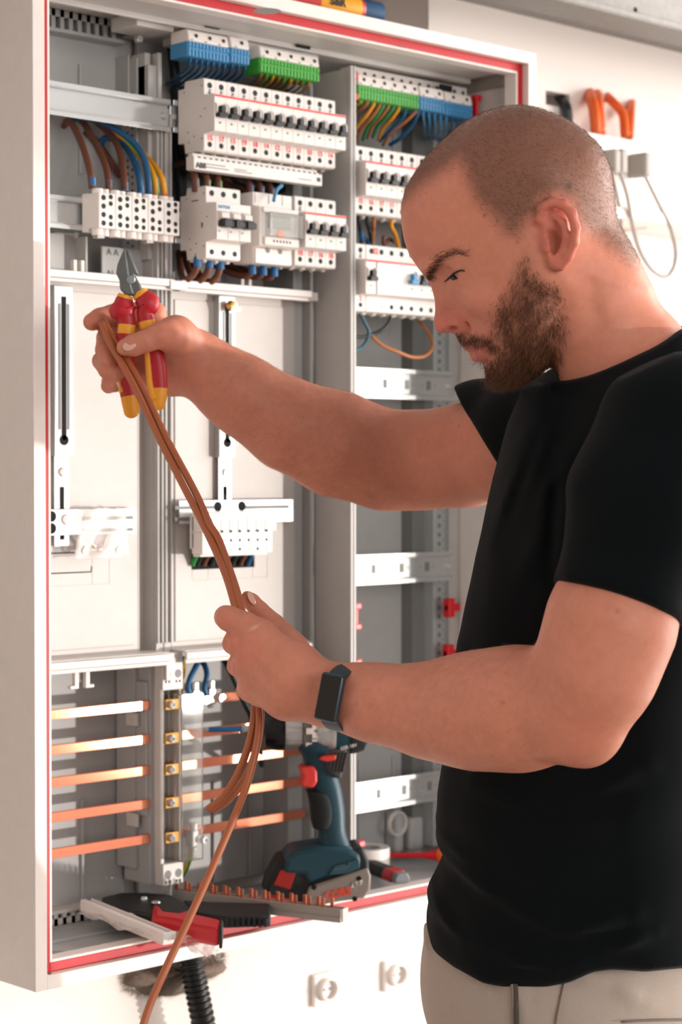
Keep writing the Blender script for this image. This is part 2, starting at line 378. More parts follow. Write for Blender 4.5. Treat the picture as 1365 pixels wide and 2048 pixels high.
# cover plates, with knock-out lines scored in them
mb = MB(); mb.box((.030, .130, Z(.335)), (.238, .133, Z(.765))); mb.box((.238, .130, Z(.335)), (.2405, .150, Z(.765))); mb.box((.2405, .150, Z(.335)), (.262, .153, Z(.765)))
mb.box((.036, .1285, Z(.345)), (.232, .130, Z(.755)))
mb.build('cover_plate', M_PLATE, cab, bevel=.0008)
mb = MB(); mb.box((.288, .130, Z(.335)), (.484, .133, Z(.765))); mb.box((.484, .130, Z(.335)), (.4865, .145, Z(.765))); mb.box((.293, .1285, Z(.345)), (.478, .130, Z(.755)))
mb.build('cover_plate', M_PLATE, cab, bevel=.0008)
def score(a, b, Y=.1283, w=.0010, m=None, name='scored_line'):
    p, q = at(*a, Y), at(*b, Y); mb = MB()
    if abs(p[0]-q[0]) > abs(p[2]-q[2]): z = (p[2]+q[2])/2; mb.box((min(p[0], q[0]), Y, z-w), (max(p[0], q[0]), Y+.0006, z+w))
    else: x = (p[0]+q[0])/2; mb.box((x-w, Y, min(p[2], q[2])), (x+w, Y+.0006, max(p[2], q[2])))
    return mb.build(name, m or M_DPR, cab)
M_LINE = mat('faint_line', '#b5aeaa', .6)
score((97, 1107), (150, 1105), w=.0007, m=M_HOLE); score((97, 1148), (183, 1143), w=.0007, m=M_HOLE); score((183, 1132), (183, 1143), w=.0006, m=M_HOLE)
for a, b in (((185, 1100), (185, 1168)), ((219, 1098), (219, 1167)), ((97, 1172), (219, 1168)), ((385, 1137), (385, 1158)), ((417, 1137), (417, 1158)), ((385, 1159), (535, 1155)), ((506, 1130), (506, 1155)), ((535, 1100), (535, 1155)), ((97, 1108), (97, 1109))): score(a, b, w=.0003, m=M_LINE)
# bars above and below the plates
mb = MB()
for x0, x1 in ((.030, .271), (.281, .492)):
    mb.box((x0, .100, Z(.7665)), (x1, .104, Z(.775))); mb.box((x0, .104, Z(.7725)), (x1, .150, Z(.775)))
    mb.box((x0, .1035, Z(.762)), (x1, .107, Z(.7665)))
mb.box((.492, .112, Z(.764)), (.512, .142, Z(.775)))
mb.build('upper_bar', M_LGREY, cab, bevel=.001)
mb = MB(); mb.box((.263, .0985, Z(.763)), (.288, .104, Z(.7735))); mb.build('bar_clip', M_LGREY, cab, bevel=.0008)
mb = MB()
for x0, x1 in ((.030, .2645), (.2875, .492)):
    mb.box((x0, .100, Z(.326)), (x1, .104, Z(.3345))); mb.box((x0, .1035, Z(.3345)), (x1, .14, Z(.3365))); mb.box((x0, .102, Z(.321)), (x1, .106, Z(.326)))
mb.build('lower_bar', M_LGREY, cab, bevel=.001)
for px in (152, 174, 335): 
    p = at(px, 1345, .11); mb = MB(); s = 1 if px != 152 else -1
    mb.box((p[0]-.003, .108, Z(.305)), (p[0]+.003, .114, Z(.322))); mb.box((p[0]-.003 if s > 0 else p[0]-.009, .108, Z(.302)), (p[0]+.009 if s > 0 else p[0]+.003, .114, Z(.306)))
    mb.build('hook', M_LGREY, cab, bevel=.0008)
# niche behind the cutters: pegs, wall and marked sheet
for px in (149, 164):
    p = at(px, 545, .12); mb = MB(); mb.box((p[0]-.0025, .118, Z(.775)), (p[0]+.0025, .124, Z(.790))); mb.build('peg', M_LGREY, cab, bevel=.0006)
for px in (484, 499):
    p = at(px, 572, .12); mb = MB(); mb.box((p[0]-.0025, .118, Z(.775)), (p[0]+.0025, .124, Z(.790))); mb.build('peg', M_LGREY, cab, bevel=.0006)
mb = MB(); mb.box((.035, .170, Z(.770)), (.18, .173, Z(.825))); mb.box((.178, .150, Z(.770)), (.181, .173, Z(.822))); mb.build('inner_wall', M_GREY, cab, bevel=.0006)
p0 = at(203, 492, .150); p1 = at(286, 562, .150)
mb = MB(); mb.box((p0[0], .149, Z(.768)), (p1[0], .152, p0[2])); sh = mb.build('marked_sheet', M_SHELL, cab, bevel=.0008)
for tx, px, py in (('A A', 213, 504), ('N', 215, 547)):
    textmesh(tx, .011, at(px, py, .1488), XV, ZV).build('lettering', M_DPR, sh)

# mounting rails
def rail(x0, x1, zt, h, Y, slots=None, screw=None, name='mounting_rail'):
    mb = MB(); f = .0055; d = .0075; t = .0012
    mb.box((x0, Y, Z(zt-f)), (x1, Y+t, Z(zt))); mb.box((x0, Y, Z(zt-h)), (x1, Y+t, Z(zt-h+f)))
    mb.box((x0, Y, Z(zt-f-t)), (x1, Y+d, Z(zt-f))); mb.box((x0, Y, Z(zt-h+f)), (x1, Y+d, Z(zt-h+f+t)))
    mb.box((x0, Y+d-t, Z(zt-h+f)), (x1, Y+d, Z(zt-f)))
    r = mb.build(name, M_STEEL, cab, bevel=.0005)
    for s in (slots or []):
        q = MB(); q.box((s-.004, Y+d-t-.0004, Z(zt-h/2-.006)), (s+.004, Y+d-t, Z(zt-h/2+.006))); q.build('slot', M_DGREY, r)
        for e in (-.012, .012): q = MB(); q.disc((s+e, Y+d-t-.0004, Z(zt-h/2)), (0, -1, 0), .0013, 8); q.build('rail_hole', M_DGREY, r)
    for s in (screw or []):
        q = MB(); q.lathe([(.0, -.0032), (.0028, -.003), (.0046, -.0012), (.0048, 0), (.0, 0)], (s, Y+d-t, Z(zt-h/2)), (0, 1, 0), 16); q.build('screw', M_CHROME, r, smooth=True)
    return r
RY = .1175                                     # front lip plane of the device rails
zt = at(90, 158, RY)[2]-ZB; rail(.030, .279, zt, .0385, RY, screw=(.272,))
rail(.2845, .512, zt+.001, .0385, RY+.002, screw=(.289,))
zt2 = at(95, 387, RY)[2]-ZB; rail(.030, .2765, zt2, .0375, RY)
rail(.2865, .512, at(360, 410, RY)[2]-ZB-.008, .0375, RY+.001)
for (yy, sl) in ((733, (771, 815, 858)), (1110, (748, 804, 855)), (1567, (758, 809, 860))):
    z = at(706, yy, .112)[2]-ZB
    sx = [at(s, yy+28, .118)[0] for s in sl]
    rail(.5305, at(908, yy, .112)[0], z, .040, .112, sx, (at(897, yy+20, .118)[0],))
for yy in (290, 486):                          # rails hidden behind the right-hand devices
    z = at(711, yy, .0705)[2]-ZB-.0425; rail(.5305, .77, z+.019, .0375, .1175)
# perforated upright and right side panel
mb = MB(); mb.box((.7625, .150, Z(.035)), (.7645, .175, Z(1.04))); mb.box((.7645, .150, Z(.035)), (.787, .152, Z(1.04))); mb.box((.787, .1445, Z(.035)), (.7895, .152, Z(1.04)))
ps = mb.build('perforated_upright', mat('upright_paint', '#a8abab', .4, .3), cab, bevel=.0005)
mb = MB()
for k in range(78):
    mb.disc((.7735, .1498, Z(.05+k*.0125)), (0, -1, 0), .0032, 12); mb.disc((.7815, .1498, Z(.05625+k*.0125)), (0, -1, 0), .0012, 8)
mb.build('upright_holes', M_DGREY, ps)['kind'] = 'stuff'
mb = MB(); mb.box((.785, .03, Z(.03)), (.789, .122, Z(1.06)))
for k in range(8):
    z = .105+k*.144-.03
    mb.box((.785, .122, Z(z-.006)), (.789, .165, Z(z+.006)))
mb.box((.789, .122, Z(.03)), (.7925, .186, Z(1.06)))
mb.build('side_panel', M_LGREY, cab, bevel=.001)
mb = MB(); mb.box((.74, .168, Z(.03)), (.7635, BY, Z(1.04))); mb.build('field_post', M_DGREY, cab, bevel=.0008)
# red clips that hold the covers
def clip(p, horiz, n='cover_clip'):
    mb = MB(); x, y, z = p
    if horiz:
        mb.box((x, y-.004, z-.005), (x+.034, y+.004, z+.005)); mb.box((x, y-.006, z-.013), (x+.012, y+.006, z+.013)); mb.box((x+.03, y-.005, z-.008), (x+.04, y+.005, z+.012))
    else:
        mb.box((x-.002, y-.004, z-.013), (x+.003, y+.004, z+.013))
        for s in (-1, 1): mb.box((x-.003, y-.005, z+s*.013-.004), (x+.008, y+.005, z+s*.013+.004)); 
    mb.build(n, M_REDP, cab, bevel=.0015)['label'] = 'red plastic cover clip'
for px, py in ((893, 1216), (891, 1308)): clip(at(px, py, .125), True)
for px, py in ((710, 1233), (711, 1345), (717, 1708)): clip(at(px, py, .072), False)
clip(at(704, 172, .075), False); clip(at(951, 215, .085), False)

# sliding brackets on the two cover plates
def bracket(px, ytop, ybend, ybot, pz_top, pz_bot, x0, x1, holes, keyslots, knob=False):
    t = thing('meter_bracket', '', 'bracket', (at(px, ybot, .12)[0], .128, at(px, ybot, .12)[2]))
    cx = at(px, (ytop+ybend)/2, .118)[0]; zt = at(px, ytop, .118)[2]; zb = at(px, ybend, .118)[2]; ze = at(px, ybot, .122)[2]
    mb = MB(); mb.box((cx-.0115, .118, zb), (cx+.0115, .1192, zt)); mb.box((cx-.0125, .118, zb), (cx-.0112, .1284, zt)); mb.box((cx+.0112, .118, zb), (cx+.0125, .1284, zt))
    mb.build('channel', M_STEEL, t, bevel=.0005)
    q = MB(); q.box((cx-.0028, .1172, zb+.018), (cx+.0028, .1179, zt-.012)); q.cyl((cx, .1172, zb+.018), (cx, .1179, zb+.018), .0058, n=16); q.build('slot', M_HOLE, t)
    q = MB(); q.box((cx-.0075, .1175, zb+.03), (cx-.0045, .1179, zt-.02)); q.box((cx+.0045, .1175, zb+.03), (cx+.0075, .1179, zt-.02)); q.build('groove', M_DGREY, t)
    mb = MB(); mb.box((cx-.0105, .1225, ze), (cx+.0105, .1237, zb+.004)); mb.build('tongue', M_STEEL, t, bevel=.0005)
    q = MB(); q.box((cx-.0026, .1217, zb-.092), (cx+.0026, .1224, zb-.035)); q.build('slot', M_HOLE, t, bevel=.001)
    q = MB(); q.box((cx-.0026, .1217, ze+.008), (cx+.0026, .1224, ze+.018)); q.build('slot', M_HOLE, t, bevel=.001)
    q = MB(); q.lathe([(0, -.002), (.004, -.0018), (.0052, 0), (0, 0)], (cx, .1225, zb-.018), (0, 1, 0), 16); q.build('screw', M_CHROME, t, smooth=True)
    mb = MB(); mb.box((x0, .1165, pz_bot), (x1, .1177, pz_top)); mb.box((x0, .1177, pz_top-.001), (x1, .121, pz_top)); mb.box((x1-.001, .1177, pz_bot), (x1, .128, pz_top))
    mb.build('cross_bar', M_STEEL, t, bevel=.0005)
    for (hx, hz, rr) in holes:
        q = MB(); q.cyl((hx, .1158, hz), (hx, .1164, hz), rr, n=16); q.build('hole', M_HOLE, t)
    for (a, b, hz) in keyslots:
        q = MB(); q.box((a, .1160, hz-.0022), (b, .1164, hz+.0022)); q.build('slot', M_DGREY, t, bevel=.0008)
    if knob:
        q = MB(); q.lathe([(0, -.014), (.005, -.013), (.0065, -.006), (.003, -.004), (.003, 0), (0, 0)], (cx, .118, zt-.012), (0, 1, 0), 16); q.build('thumb_screw', M_BRASS, t, smooth=True)
        q = MB(); q.box((cx-.004, .106, zt-.02), (cx+.012, .1085, zt-.013)); q.build('wing', M_CHROME, t, bevel=.001)
    return t
Yb = .1165
def lz(px, py): return at(px, py, Yb)[2]
def lx(px, py=1040): return at(px, py, Yb)[0]
b1 = bracket(128, 572, 912, 1093, lz(150, 1018), lz(150, 1070), .030, lx(272), [(lx(103), lz(103, 1033), .0062), (lx(103), lz(103, 1057), .0062)],
    [(lx(165), lx(272)-.004, lz(220, 1036)), (lx(165), lx(272)-.004, lz(220, 1060))])
b1['label'] = 'slotted zinc bracket on the left cover plate, with the bag of screws on it'; b1['group'] = 'slotted brackets on the cover plates'
q = MB(); q.lathe([(0, -.002), (.005, -.0018), (.0062, 0), (0, 0)], (lx(131), Yb, lz(131, 1039)), (0, 1, 0), 16); q.build('screw', M_CHROME, b1, smooth=True)
b2 = bracket(455, 592, 915, 1002, lz(460, 1000), lz(460, 1046), .290, lx(587), [(lx(436), lz(436, 1013), .006), (lx(484), lz(484, 1012), .006)],
    [(lx(350), lx(436), lz(400, 1015)), (lx(484), lx(578), lz(530, 1014)), (lx(350), lx(420), lz(380, 1038))], True)
b2['label'] = 'slotted zinc bracket on the middle cover plate, with the white connector block on it'; b2['group'] = 'slotted brackets on the cover plates'

# busbar holder with its clear cover
bh = thing('busbar_holder', 'upright grey busbar holder with a clear cover and brass clamps', 'busbar holder', (.276, .19, Z(.055)))
mb = MB(); mb.box((.2535, .128, Z(.058)), (.2600, .178, Z(.318))); mb.box((.248, .150, Z(.075)), (.2535, .186, Z(.33))); mb.box((.250, .13, Z(.14)), (.2535, .15, Z(.30)))
mb.box((.26, .135, Z(.058)), (.288, .186, Z(.318)))
mb.build('body', M_SHELL, bh, bevel=.001)
mb = MB(); mb.box((.2600, .1155, Z(.082)), (.2655, .135, Z(.293))); mb.box((.2885, .1155, Z(.082)), (.2915, .135, Z(.293)))
mb.box((.2605, .112, Z(.290)), (.2915, .135, Z(.334))); mb.box((.2605, .112, Z(.058)), (.2915, .135, Z(.084)))
mb.build('front_block', M_LGREY, bh, bevel=.001)
for zz in (.309, .071):
    for xx in (.268, .284):
        q = MB(); q.disc((xx, .1118, Z(zz)), (0, -1, 0), .0052, 18); q.build('hole', M_DGREY, bh)
        q = MB(); q.box((xx-.0035, .1116, Z(zz-.0105)), (xx-.0015, .112, Z(zz-.0075))); q.box((xx+.0015, .1116, Z(zz-.0105)), (xx+.0035, .112, Z(zz-.0075))); q.build('slot', M_HOLE, bh)
for k in range(2):
    p = at(250, (1440, 1642)[k], .15); q = MB(); q.box((.244, .142, p[2]-.008), (.249, .162, p[2]+.008)); q.build('catch', M_LGREY, bh, bevel=.001)
q = MB(); q.box((.2755, .117, Z(.02)), (.2785, .121, Z(.06))); q.box((.2725, .1165, Z(.018)), (.2815, .1215, Z(.036))); q.build('pull_tab', M_LGREY, bh, bevel=.0006)
BZ = []
for k, (yl, yr) in enumerate(((1412.5, 1393.5), (1491, 1459), (1570, 1527), (1645, 1595), (1711, 1660))):
    BZ.append((at(94 if k < 4 else 94, (1431, 1502, 1567, 1637, 1710)[k], .128)[2]-ZB))
for k in range(5):
    z = BZ[k]
    q = MB(); q.box((.2665, .114, Z(z-.0065)), (.2875, .134, Z(z+.0065))); c = q.build('clamp', M_BRASS, bh, bevel=.001); c['label'] = 'brass busbar clamp'
    q = MB(); q.lathe([(0, -.003), (.0022, -.003), (.0022, -.0042), (.0045, -.004), (.005, 0), (0, 0)], (.2745, .114, Z(z)), (0, 1, 0), 16); q.build('screw', M_CHROME, c, smooth=True)
mb = MB(); t_ = .0014
mb.box((.272, .090, Z(.088)), (.3045, .0914, Z(.286))); mb.box((.3031, .0914, Z(.088)), (.3045, .132, Z(.286))); mb.box((.272, .0914, Z(.088)), (.2734, .104, Z(.286))); mb.box((.2734, .0914, Z(.088)), (.3031, .126, Z(.0894))); mb.box((.2734, .0914, Z(.2846)), (.3031, .126, Z(.286)))
mb.build('clear_cover', M_CLEAR, bh, bevel=.0006)['label'] = 'clear plastic cover'
bars = ['uppermost', 'second', 'middle', 'fourth', 'lowest']
for k in range(5):
    b = MB(); b.box((.030, .1275, Z(BZ[k]-.0056)), (.2545, .1325, Z(BZ[k]+.0056))); b.box((.2545, .1285, Z(BZ[k]-.0056)), (at(610, 1580, .13)[0], .1325, Z(BZ[k]+.0056)))
    o = b.build('copper_busbar', M_COPPER, bevel=.0006); tag(o, ('%s copper busbar of the five running across the lower cabinet' % bars[k]) if k else 'uppermost copper busbar, with two steel clamps holding blue cables', 'busbar', 'copper busbars across the lower cabinet')
# steel screw clamps on the bars
def clamp(px, py, label):
    p = at(px, py, .122); t = thing('busbar_clamp', label, 'clamp', (p[0], .1275, p[2]), group='steel busbar clamps')
    mb = MB(); mb.box((-.005, -.013, -.010), (.005, -.0005, .010)); mb.build('body', M_CHROME, t, bevel=.0018, local=True)
    mb = MB(); mb.cyl((0, -.009, .010), (0, -.009, .019), .0048, n=12); mb.cyl((0, -.009, -.010), (0, -.009, -.014), .0042, n=12); mb.build('collar', M_CHROME, t, bevel=.0008, local=True)
    mb = MB(); mb.lathe([(0, -.006), (.0018, -.006), (.002, -.0075), (.0046, -.0075), (.005, -.001), (.003, 0), (0, 0)], (.0095, -.013, -.002), (0, 1, 0), 16); mb.build('screw', M_CHROME, t, local=True, smooth=True)
    return t
clamp(386, 1396, 'left steel clamp with a blue cable on the uppermost copper busbar'); clamp(418, 1392, 'right steel clamp with a blue cable on the uppermost copper busbar')
clamp(384, 1676, 'steel clamp with a green and yellow wire on the lowest copper busbar')
# ------------------------------------------------------------------ modular devices
YB = .1185                                     # plane of the rails the devices snap on to
MW = .01765
def dev_profile(h=.0425, d1=.048, d2=.067, nz=.0215):
    return [(0, -.030), (-.011, -.030), (-.013, -h), (-(d1-.002), -h), (-d1, -h+.002), (-d1, -nz-.0015), (-d2, -nz), (-d2, nz), (-d1, nz+.0015), (-d1, h-.0015), (-(d1-.0015), h), (-.013, h), (-.011, .034), (0, .034)]
def toggle_mb(x, wide=.0066, col=0):
    mb = MB(); mb.cur = col
    mb.box((x-.0028, -.0735, -.001), (x+.0028, -.060, .0078)); mb.box((x-wide, -.0745, -.0055), (x+wide, -.062, -.0005))
    return mb
def device_parts(root, n, w, toggles=None, holes_t=None, holes_b=None, stripe=True, marks=True, ind=True, red=None, blue=None):
    W_ = n*w; x0 = -W_/2
    mb = MB(); mb.prism(dev_profile(), 0, x0+.0001, x0+W_-.0001)
    # wells behind the levers and seams read as real recesses
    b = mb.build('body', [M_BONE], root, bevel=.0006, local=True)
    xs_ = [x0+w*(k+.5) for k in range(n)]
    if stripe: q = MB(); q.box((x0+.0006, -.0674, .0185), (x0+W_-.0006, -.0668, .0208)); q.build('stripe', M_REDPR, root, local=True)['label'] = 'red stripe'
    for k, x in enumerate(xs_):
        if toggles is None or k in toggles:
            q = toggle_mb(x); q.build('lever', M_BLUEP if blue == k else M_BLACK, root, bevel=.0008, local=True)
            for e in ((-1, 1) if n == 1 else (1,)):
                g = MB(); g.prism([(-.066, -.002), (-.0705, .001), (-.0715, .006), (-.0695, .0105), (-.066, .012)], 0, x+e*(w/2-.0018)-.0008, x+e*(w/2-.0018)+.0008); g.build('lever_guard', M_BONE, root, bevel=.0003, local=True)
            if ind: q = MB(); q.box((x-.0018, -.0674, -.0125), (x+.0012, -.0669, -.0105)); q.build('indicator', M_GREENW, root, local=True)
        if holes_t is None or k in holes_t:
            q = MB(); q.cyl((x, -.0484, .0345), (x, -.0470, .0345), .0035, n=14); q.build('terminal_hole', M_SHAFT, root, local=True)
            if marks: q = MB(); q.box((x-.0012, -.0484, .0245), (x+.0002, -.0479, .0300)); q.box((x-.0028, -.0484, .0252), (x+.0028, -.0479, .0263)); q.box((x+.0004, -.0484, .0284), (x+.0026, -.0479, .0294)); q.build('marking', M_DPR, root, local=True)
        if holes_b is None or k in holes_b:
            q = MB(); q.cyl((x, -.0484, -.0345), (x, -.0470, -.0345), .0032, n=14); q.build('terminal_hole', M_SHAFT, root, local=True)
        if red and k < len(red) and red[k]:
            textmesh(red[k], .0086, (x, -.0484, -.0270), XV, ZV, align='CENTER', bold=.0002).build('lettering', M_REDPR, root, local=True)['label'] = 'red handwritten mark'
        q = MB(); q.cyl((x-.004, -.016, -.0423), (x-.004, -.016, -.0445), .0026, n=8); q.cyl((x+.003, -.030, -.0423), (x+.003, -.030, -.0448), .003, n=8); q.build('terminal_foot', M_BONE, root, local=True)
    return b
ORD = ['first', 'second', 'third', 'fourth', 'fifth', 'sixth', 'seventh', 'eighth', 'ninth', 'tenth', 'eleventh', 'twelfth']
def side_marks(root, w):
    mb = MB()
    for (d, z) in ((.012, .030), (.044, .034), (.05, .006), (.018, -.018), (.042, -.002), (.030, -.024), (.020, -.030), (.044, -.028)):
        mb.disc((-w/2-.0001, -d, z), (-1, 0, 0), .0011, 8)
    mb.build('rivets', M_DGREY, root, local=True)['kind'] = 'stuff'
YT = YB-.048
p = at(408, 155, YT); rowX = p[0]; rowZ = p[2]-.0425
reds = ['15', '17', '13', '19', '18', '14', '12', '12', '11', '10', '13', '14']
for k in range(12):
    t = thing('circuit_breaker', '%s white circuit breaker from the left in the upper row of the middle field' % ORD[k], 'circuit breaker', (rowX+MW*(k+.5), YB, rowZ), group='circuit breakers in the upper middle row')
    device_parts(t, 1, MW, red=[reds[k]]); 
    if k == 0: side_marks(t, MW)
# wide white connecting rail under that row
p0 = at(388, 309, .074); p1 = at(645, 372, .074)
t = thing('comb_rail', 'white printed connecting rail hanging under the upper breaker row', 'connecting rail', (p0[0], .088, p0[2]))
zt = p0[2]; zb = at(388, 338, .074)[2]
mb = MB(); mb.box((p0[0], .074, zb), (p1[0], .0885, zt-.001)); mb.box((p0[0]+.003, .080, zt-.002), (p1[0]-.003, .088, zt+.003)); mb.build('body', M_BONE, t, bevel=.0008)
mb = MB()
for k in range(23): x = p0[0]+.006+k*(p1[0]-p0[0]-.012)/22; mb.box((x, .0736, zt-.0032), (x+.0045, .0742, zt-.0012))
mb.build('vents', M_DGREY, t)['kind'] = 'stuff'
textmesh('ABB', .0085, (p0[0]+.003, .0738, zb+.005), XV, ZV, bold=.0004).build('lettering', M_BLACK, t)['label'] = 'bold black lettering'
for k, (fx, ln, dz) in enumerate(((.018, .03, .0075), (.018, .035, .004), (.062, .02, .006), (.062, .028, .0035), (.165, .022, .005), (.196, .006, .005))):
    q = MB(); q.box((p0[0]+fx, .0737, zb+dz), (p0[0]+fx+ln, .0741, zb+dz+(.0008 if k < 5 else .005))); q.build('print', M_DPR, t)
# three-pole main switch
p = at(412, 371, YT); q1 = at(481, 379, YT)[0]; w3 = (q1-p[0])/3
t = thing('main_switch', 'grey-white three-pole main switch with one joined black lever bar', 'circuit breaker', ((p[0]+q1)/2, YB, p[2]-.0425))
device_parts(t, 3, w3, toggles=(), stripe=False, marks=False)
q = MB(); q.box((-w3*1.5+.003, -.076, -.0065), (w3*1.5+.002, -.066, .0005))
for k in range(3): q.box((-w3*1.5+w3*k+.004, -.078, -.0075), (-w3*1.5+w3*k+.0145, -.068, .0015))
q.build('lever', M_BLACK, t, bevel=.001, local=True)
for k in range(3):
    g = MB(); x = -w3*1.5+w3*k+.003; g.prism([(-.066, .001), (-.074, .003), (-.0735, .009), (-.066, .013)], 0, x, x+.012); g.build('lever_guard', M_BONE, t, bevel=.001, local=True)
    q = MB(); q.add([(x, -.0674, -.0105), (x+.004, -.0674, -.0118), (x, -.0674, -.013)], [(0, 1, 2)]); q.build('indicator', M_GREENW, t, local=True)
    q = MB(); q.box((x-.003, -.0672, -.0205), (x-.0026, -.0668, -.009)); q.build('seam', M_DPR, t, local=True)
textmesh('EATON', .0052, (-w3*1.5+.003, -.0673, .0165), XV, ZV, bold=.0002).build('lettering', mat('blue_print', '#1d7fb0', .5), t, local=True)['label'] = 'blue lettering'
side_marks(t, 3*w3); q = MB(); q.box((-w3*1.5-.0004, -.034, .026), (-w3*1.5, -.022, .0272)); q.box((-w3*1.5-.0004, -.042, -.006), (-w3*1.5, -.040, .000)); q.build('print', M_DPR, t, local=True)
# meter with a display under a clear flap
p = at(506, 383, YT); q1 = at(584, 393, YT)[0]; wm_ = q1-p[0]
t = thing('energy_meter', 'light grey meter with a dull green display behind a clear flap', 'meter', ((p[0]+q1)/2, YB, p[2]-.0425))
mb = MB(); mb.prism([(0, -.030), (-.013, -.0425), (-.046, -.0425), (-.048, -.041), (-.048, -.024), (-.060, -.022), (-.060, .024), (-.048, .026), (-.048, .0425), (-.013, .0425), (0, .034)], 0, -wm_/2, wm_/2); mb.build('body', M_BONE, t, bevel=.0008, local=True)
for lo_, hi_ in (((-wm_/2+.004, -.063, .017), (wm_/2-.002, -.0595, .0235)), ((-wm_/2+.006, -.063, -.0215), (wm_/2-.001, -.0595, -.0115)), ((-wm_/2+.002, -.0505, -.0425), (wm_/2-.008, -.047, -.0245))):
    mb = MB(); mb.box(lo_, hi_); mb.build('front_panel', M_BONE, t, bevel=.001, local=True)
mb = MB(); mb.box((-wm_/2+.014, -.0612, -.001), (wm_/2-.014, -.0598, .0145)); mb.build('display', mat('lcd_green', '#8d968a', .25), t, bevel=.0005, local=True)
mb = MB(); mb.box((-wm_/2+.010, -.0606, -.0105), (wm_/2-.003, -.0597, .0165)); mb.build('panel', mat('meter_panel', '#bdbab8', .4), t, local=True)
mb = MB(); mb.lathe([(0, -.001), (.0052, -.0008), (.006, 0), (0, 0)], (.001, -.0606, -.0068), (0, 1, 0), 20); b = mb.build('button', mat('button_orange', '#e89a7c', .4), t, smooth=True, local=True); b['label'] = 'orange oval button'
for v in b.data.vertices: v.co.x *= 1.0
mb = MB(); mb.box((-wm_/2+.009, -.0712, -.011), (wm_/2-.001, -.0702, .0172)); mb.box((-wm_/2+.009, -.0702, -.011), (-wm_/2+.010, -.061, .0172)); mb.box((wm_/2-.002, -.0702, -.011), (wm_/2-.001, -.061, .0172)); mb.box((-wm_/2+.010, -.0702, .0162), (wm_/2-.002, -.061, .0172)); mb.build('clear_flap', M_CLEAR, t, bevel=.0006, local=True)['label'] = 'clear flap'
for k in range(6): q = MB(); q.box((-.012+k*.0052, -.0634, -.0175), (-.010+k*.0052, -.0629, -.0150)); q.build('pin_hole', M_SHAFT, t, local=True)
for k in range(2): q = MB(); q.cyl((-.010+k*.02, -.0508, -.0262), (-.010+k*.02, -.0500, -.0262), .0035, n=12); q.build('screw', M_DGREY, t, local=True)
for k in range(3): q = MB(); q.box((-wm_/2+.003+k*.022, -.0484, .030), (-wm_/2+.0034+k*.022, -.0479, .042)); q.build('seam', M_DPR, t, local=True)
# one and three breakers right of the meter
p = at(590, 391, YT)
for k in range(4):
    t = thing('circuit_breaker', '%s white circuit breaker counted from the meter in the lower middle row' % ORD[k], 'circuit breaker', (p[0]+.0172*(k+.5), YB, p[2]-.0425), group='circuit breakers beside the meter')
    device_parts(t, 1, .0172, red=[['10', '17', '16', '18'][k]], marks=(k == 0))
# right field, first row
p = at(711, 290, YT); q = at(854, 320, YT)[0]; rw = (q-p[0])/7.
for k in range(10):
    t = thing('circuit_breaker', '%s white breaker from the left in the upper row of the right field' % ORD[k], 'circuit breaker', (p[0]+rw*(k+.5), YB, p[2]-.0425), group='circuit breakers in the upper right row')
    device_parts(t, 1, rw, red=[['15', '16', '17', '11', '', '12', '', '', '', ''][k]])
    if k == 0: side_marks(t, rw)
# right field, second row: one breaker and a wide residual-current device with a blue lever
p = at(711, 486, YT); rw2 = (at(804, 499, YT)[0]-at(723, 499, YT)[0])/4.
t = thing('circuit_breaker', 'single white circuit breaker left of the device with the blue lever', 'circuit breaker', (p[0]+rw2*.5, YB, p[2]-.0425)); device_parts(t, 1, rw2, red=['2']); side_marks(t, rw2)
t = thing('residual_current_device', 'wide white protective device with one blue lever and several black ones', 'circuit breaker', (p[0]+rw2*5.06, YB, p[2]-.0425))
device_parts(t, 8, rw2, toggles=(3, 4, 5, 6, 7), holes_t=(0, 1, 2, 3, 4, 5, 6, 7), holes_b=(2, 3, 4, 5, 6, 7), marks=False, blue=3)
for k, s in ((0, '3'), (1, '4')): textmesh(s, .006, (-rw2*4+rw2*(k+.5), -.0484, -.0345), XV, ZV, align='CENTER').build('lettering', M_DPR, t, local=True)
textmesh('22', .010, (-rw2*4+rw2*.9, -.0484, .0345), XV, ZV, align='CENTER', bold=.0003).build('lettering', M_REDPR, t, local=True)
q = MB(); q.box((-rw2*4+.0005, -.0673, -.021), (-rw2*4+.0009, -.0668, .021)); q.box((-rw2*4, -.0673, -.0165), (rw2*4, -.0669, -.0161)); q.build('seam', M_DPR, t, local=True)

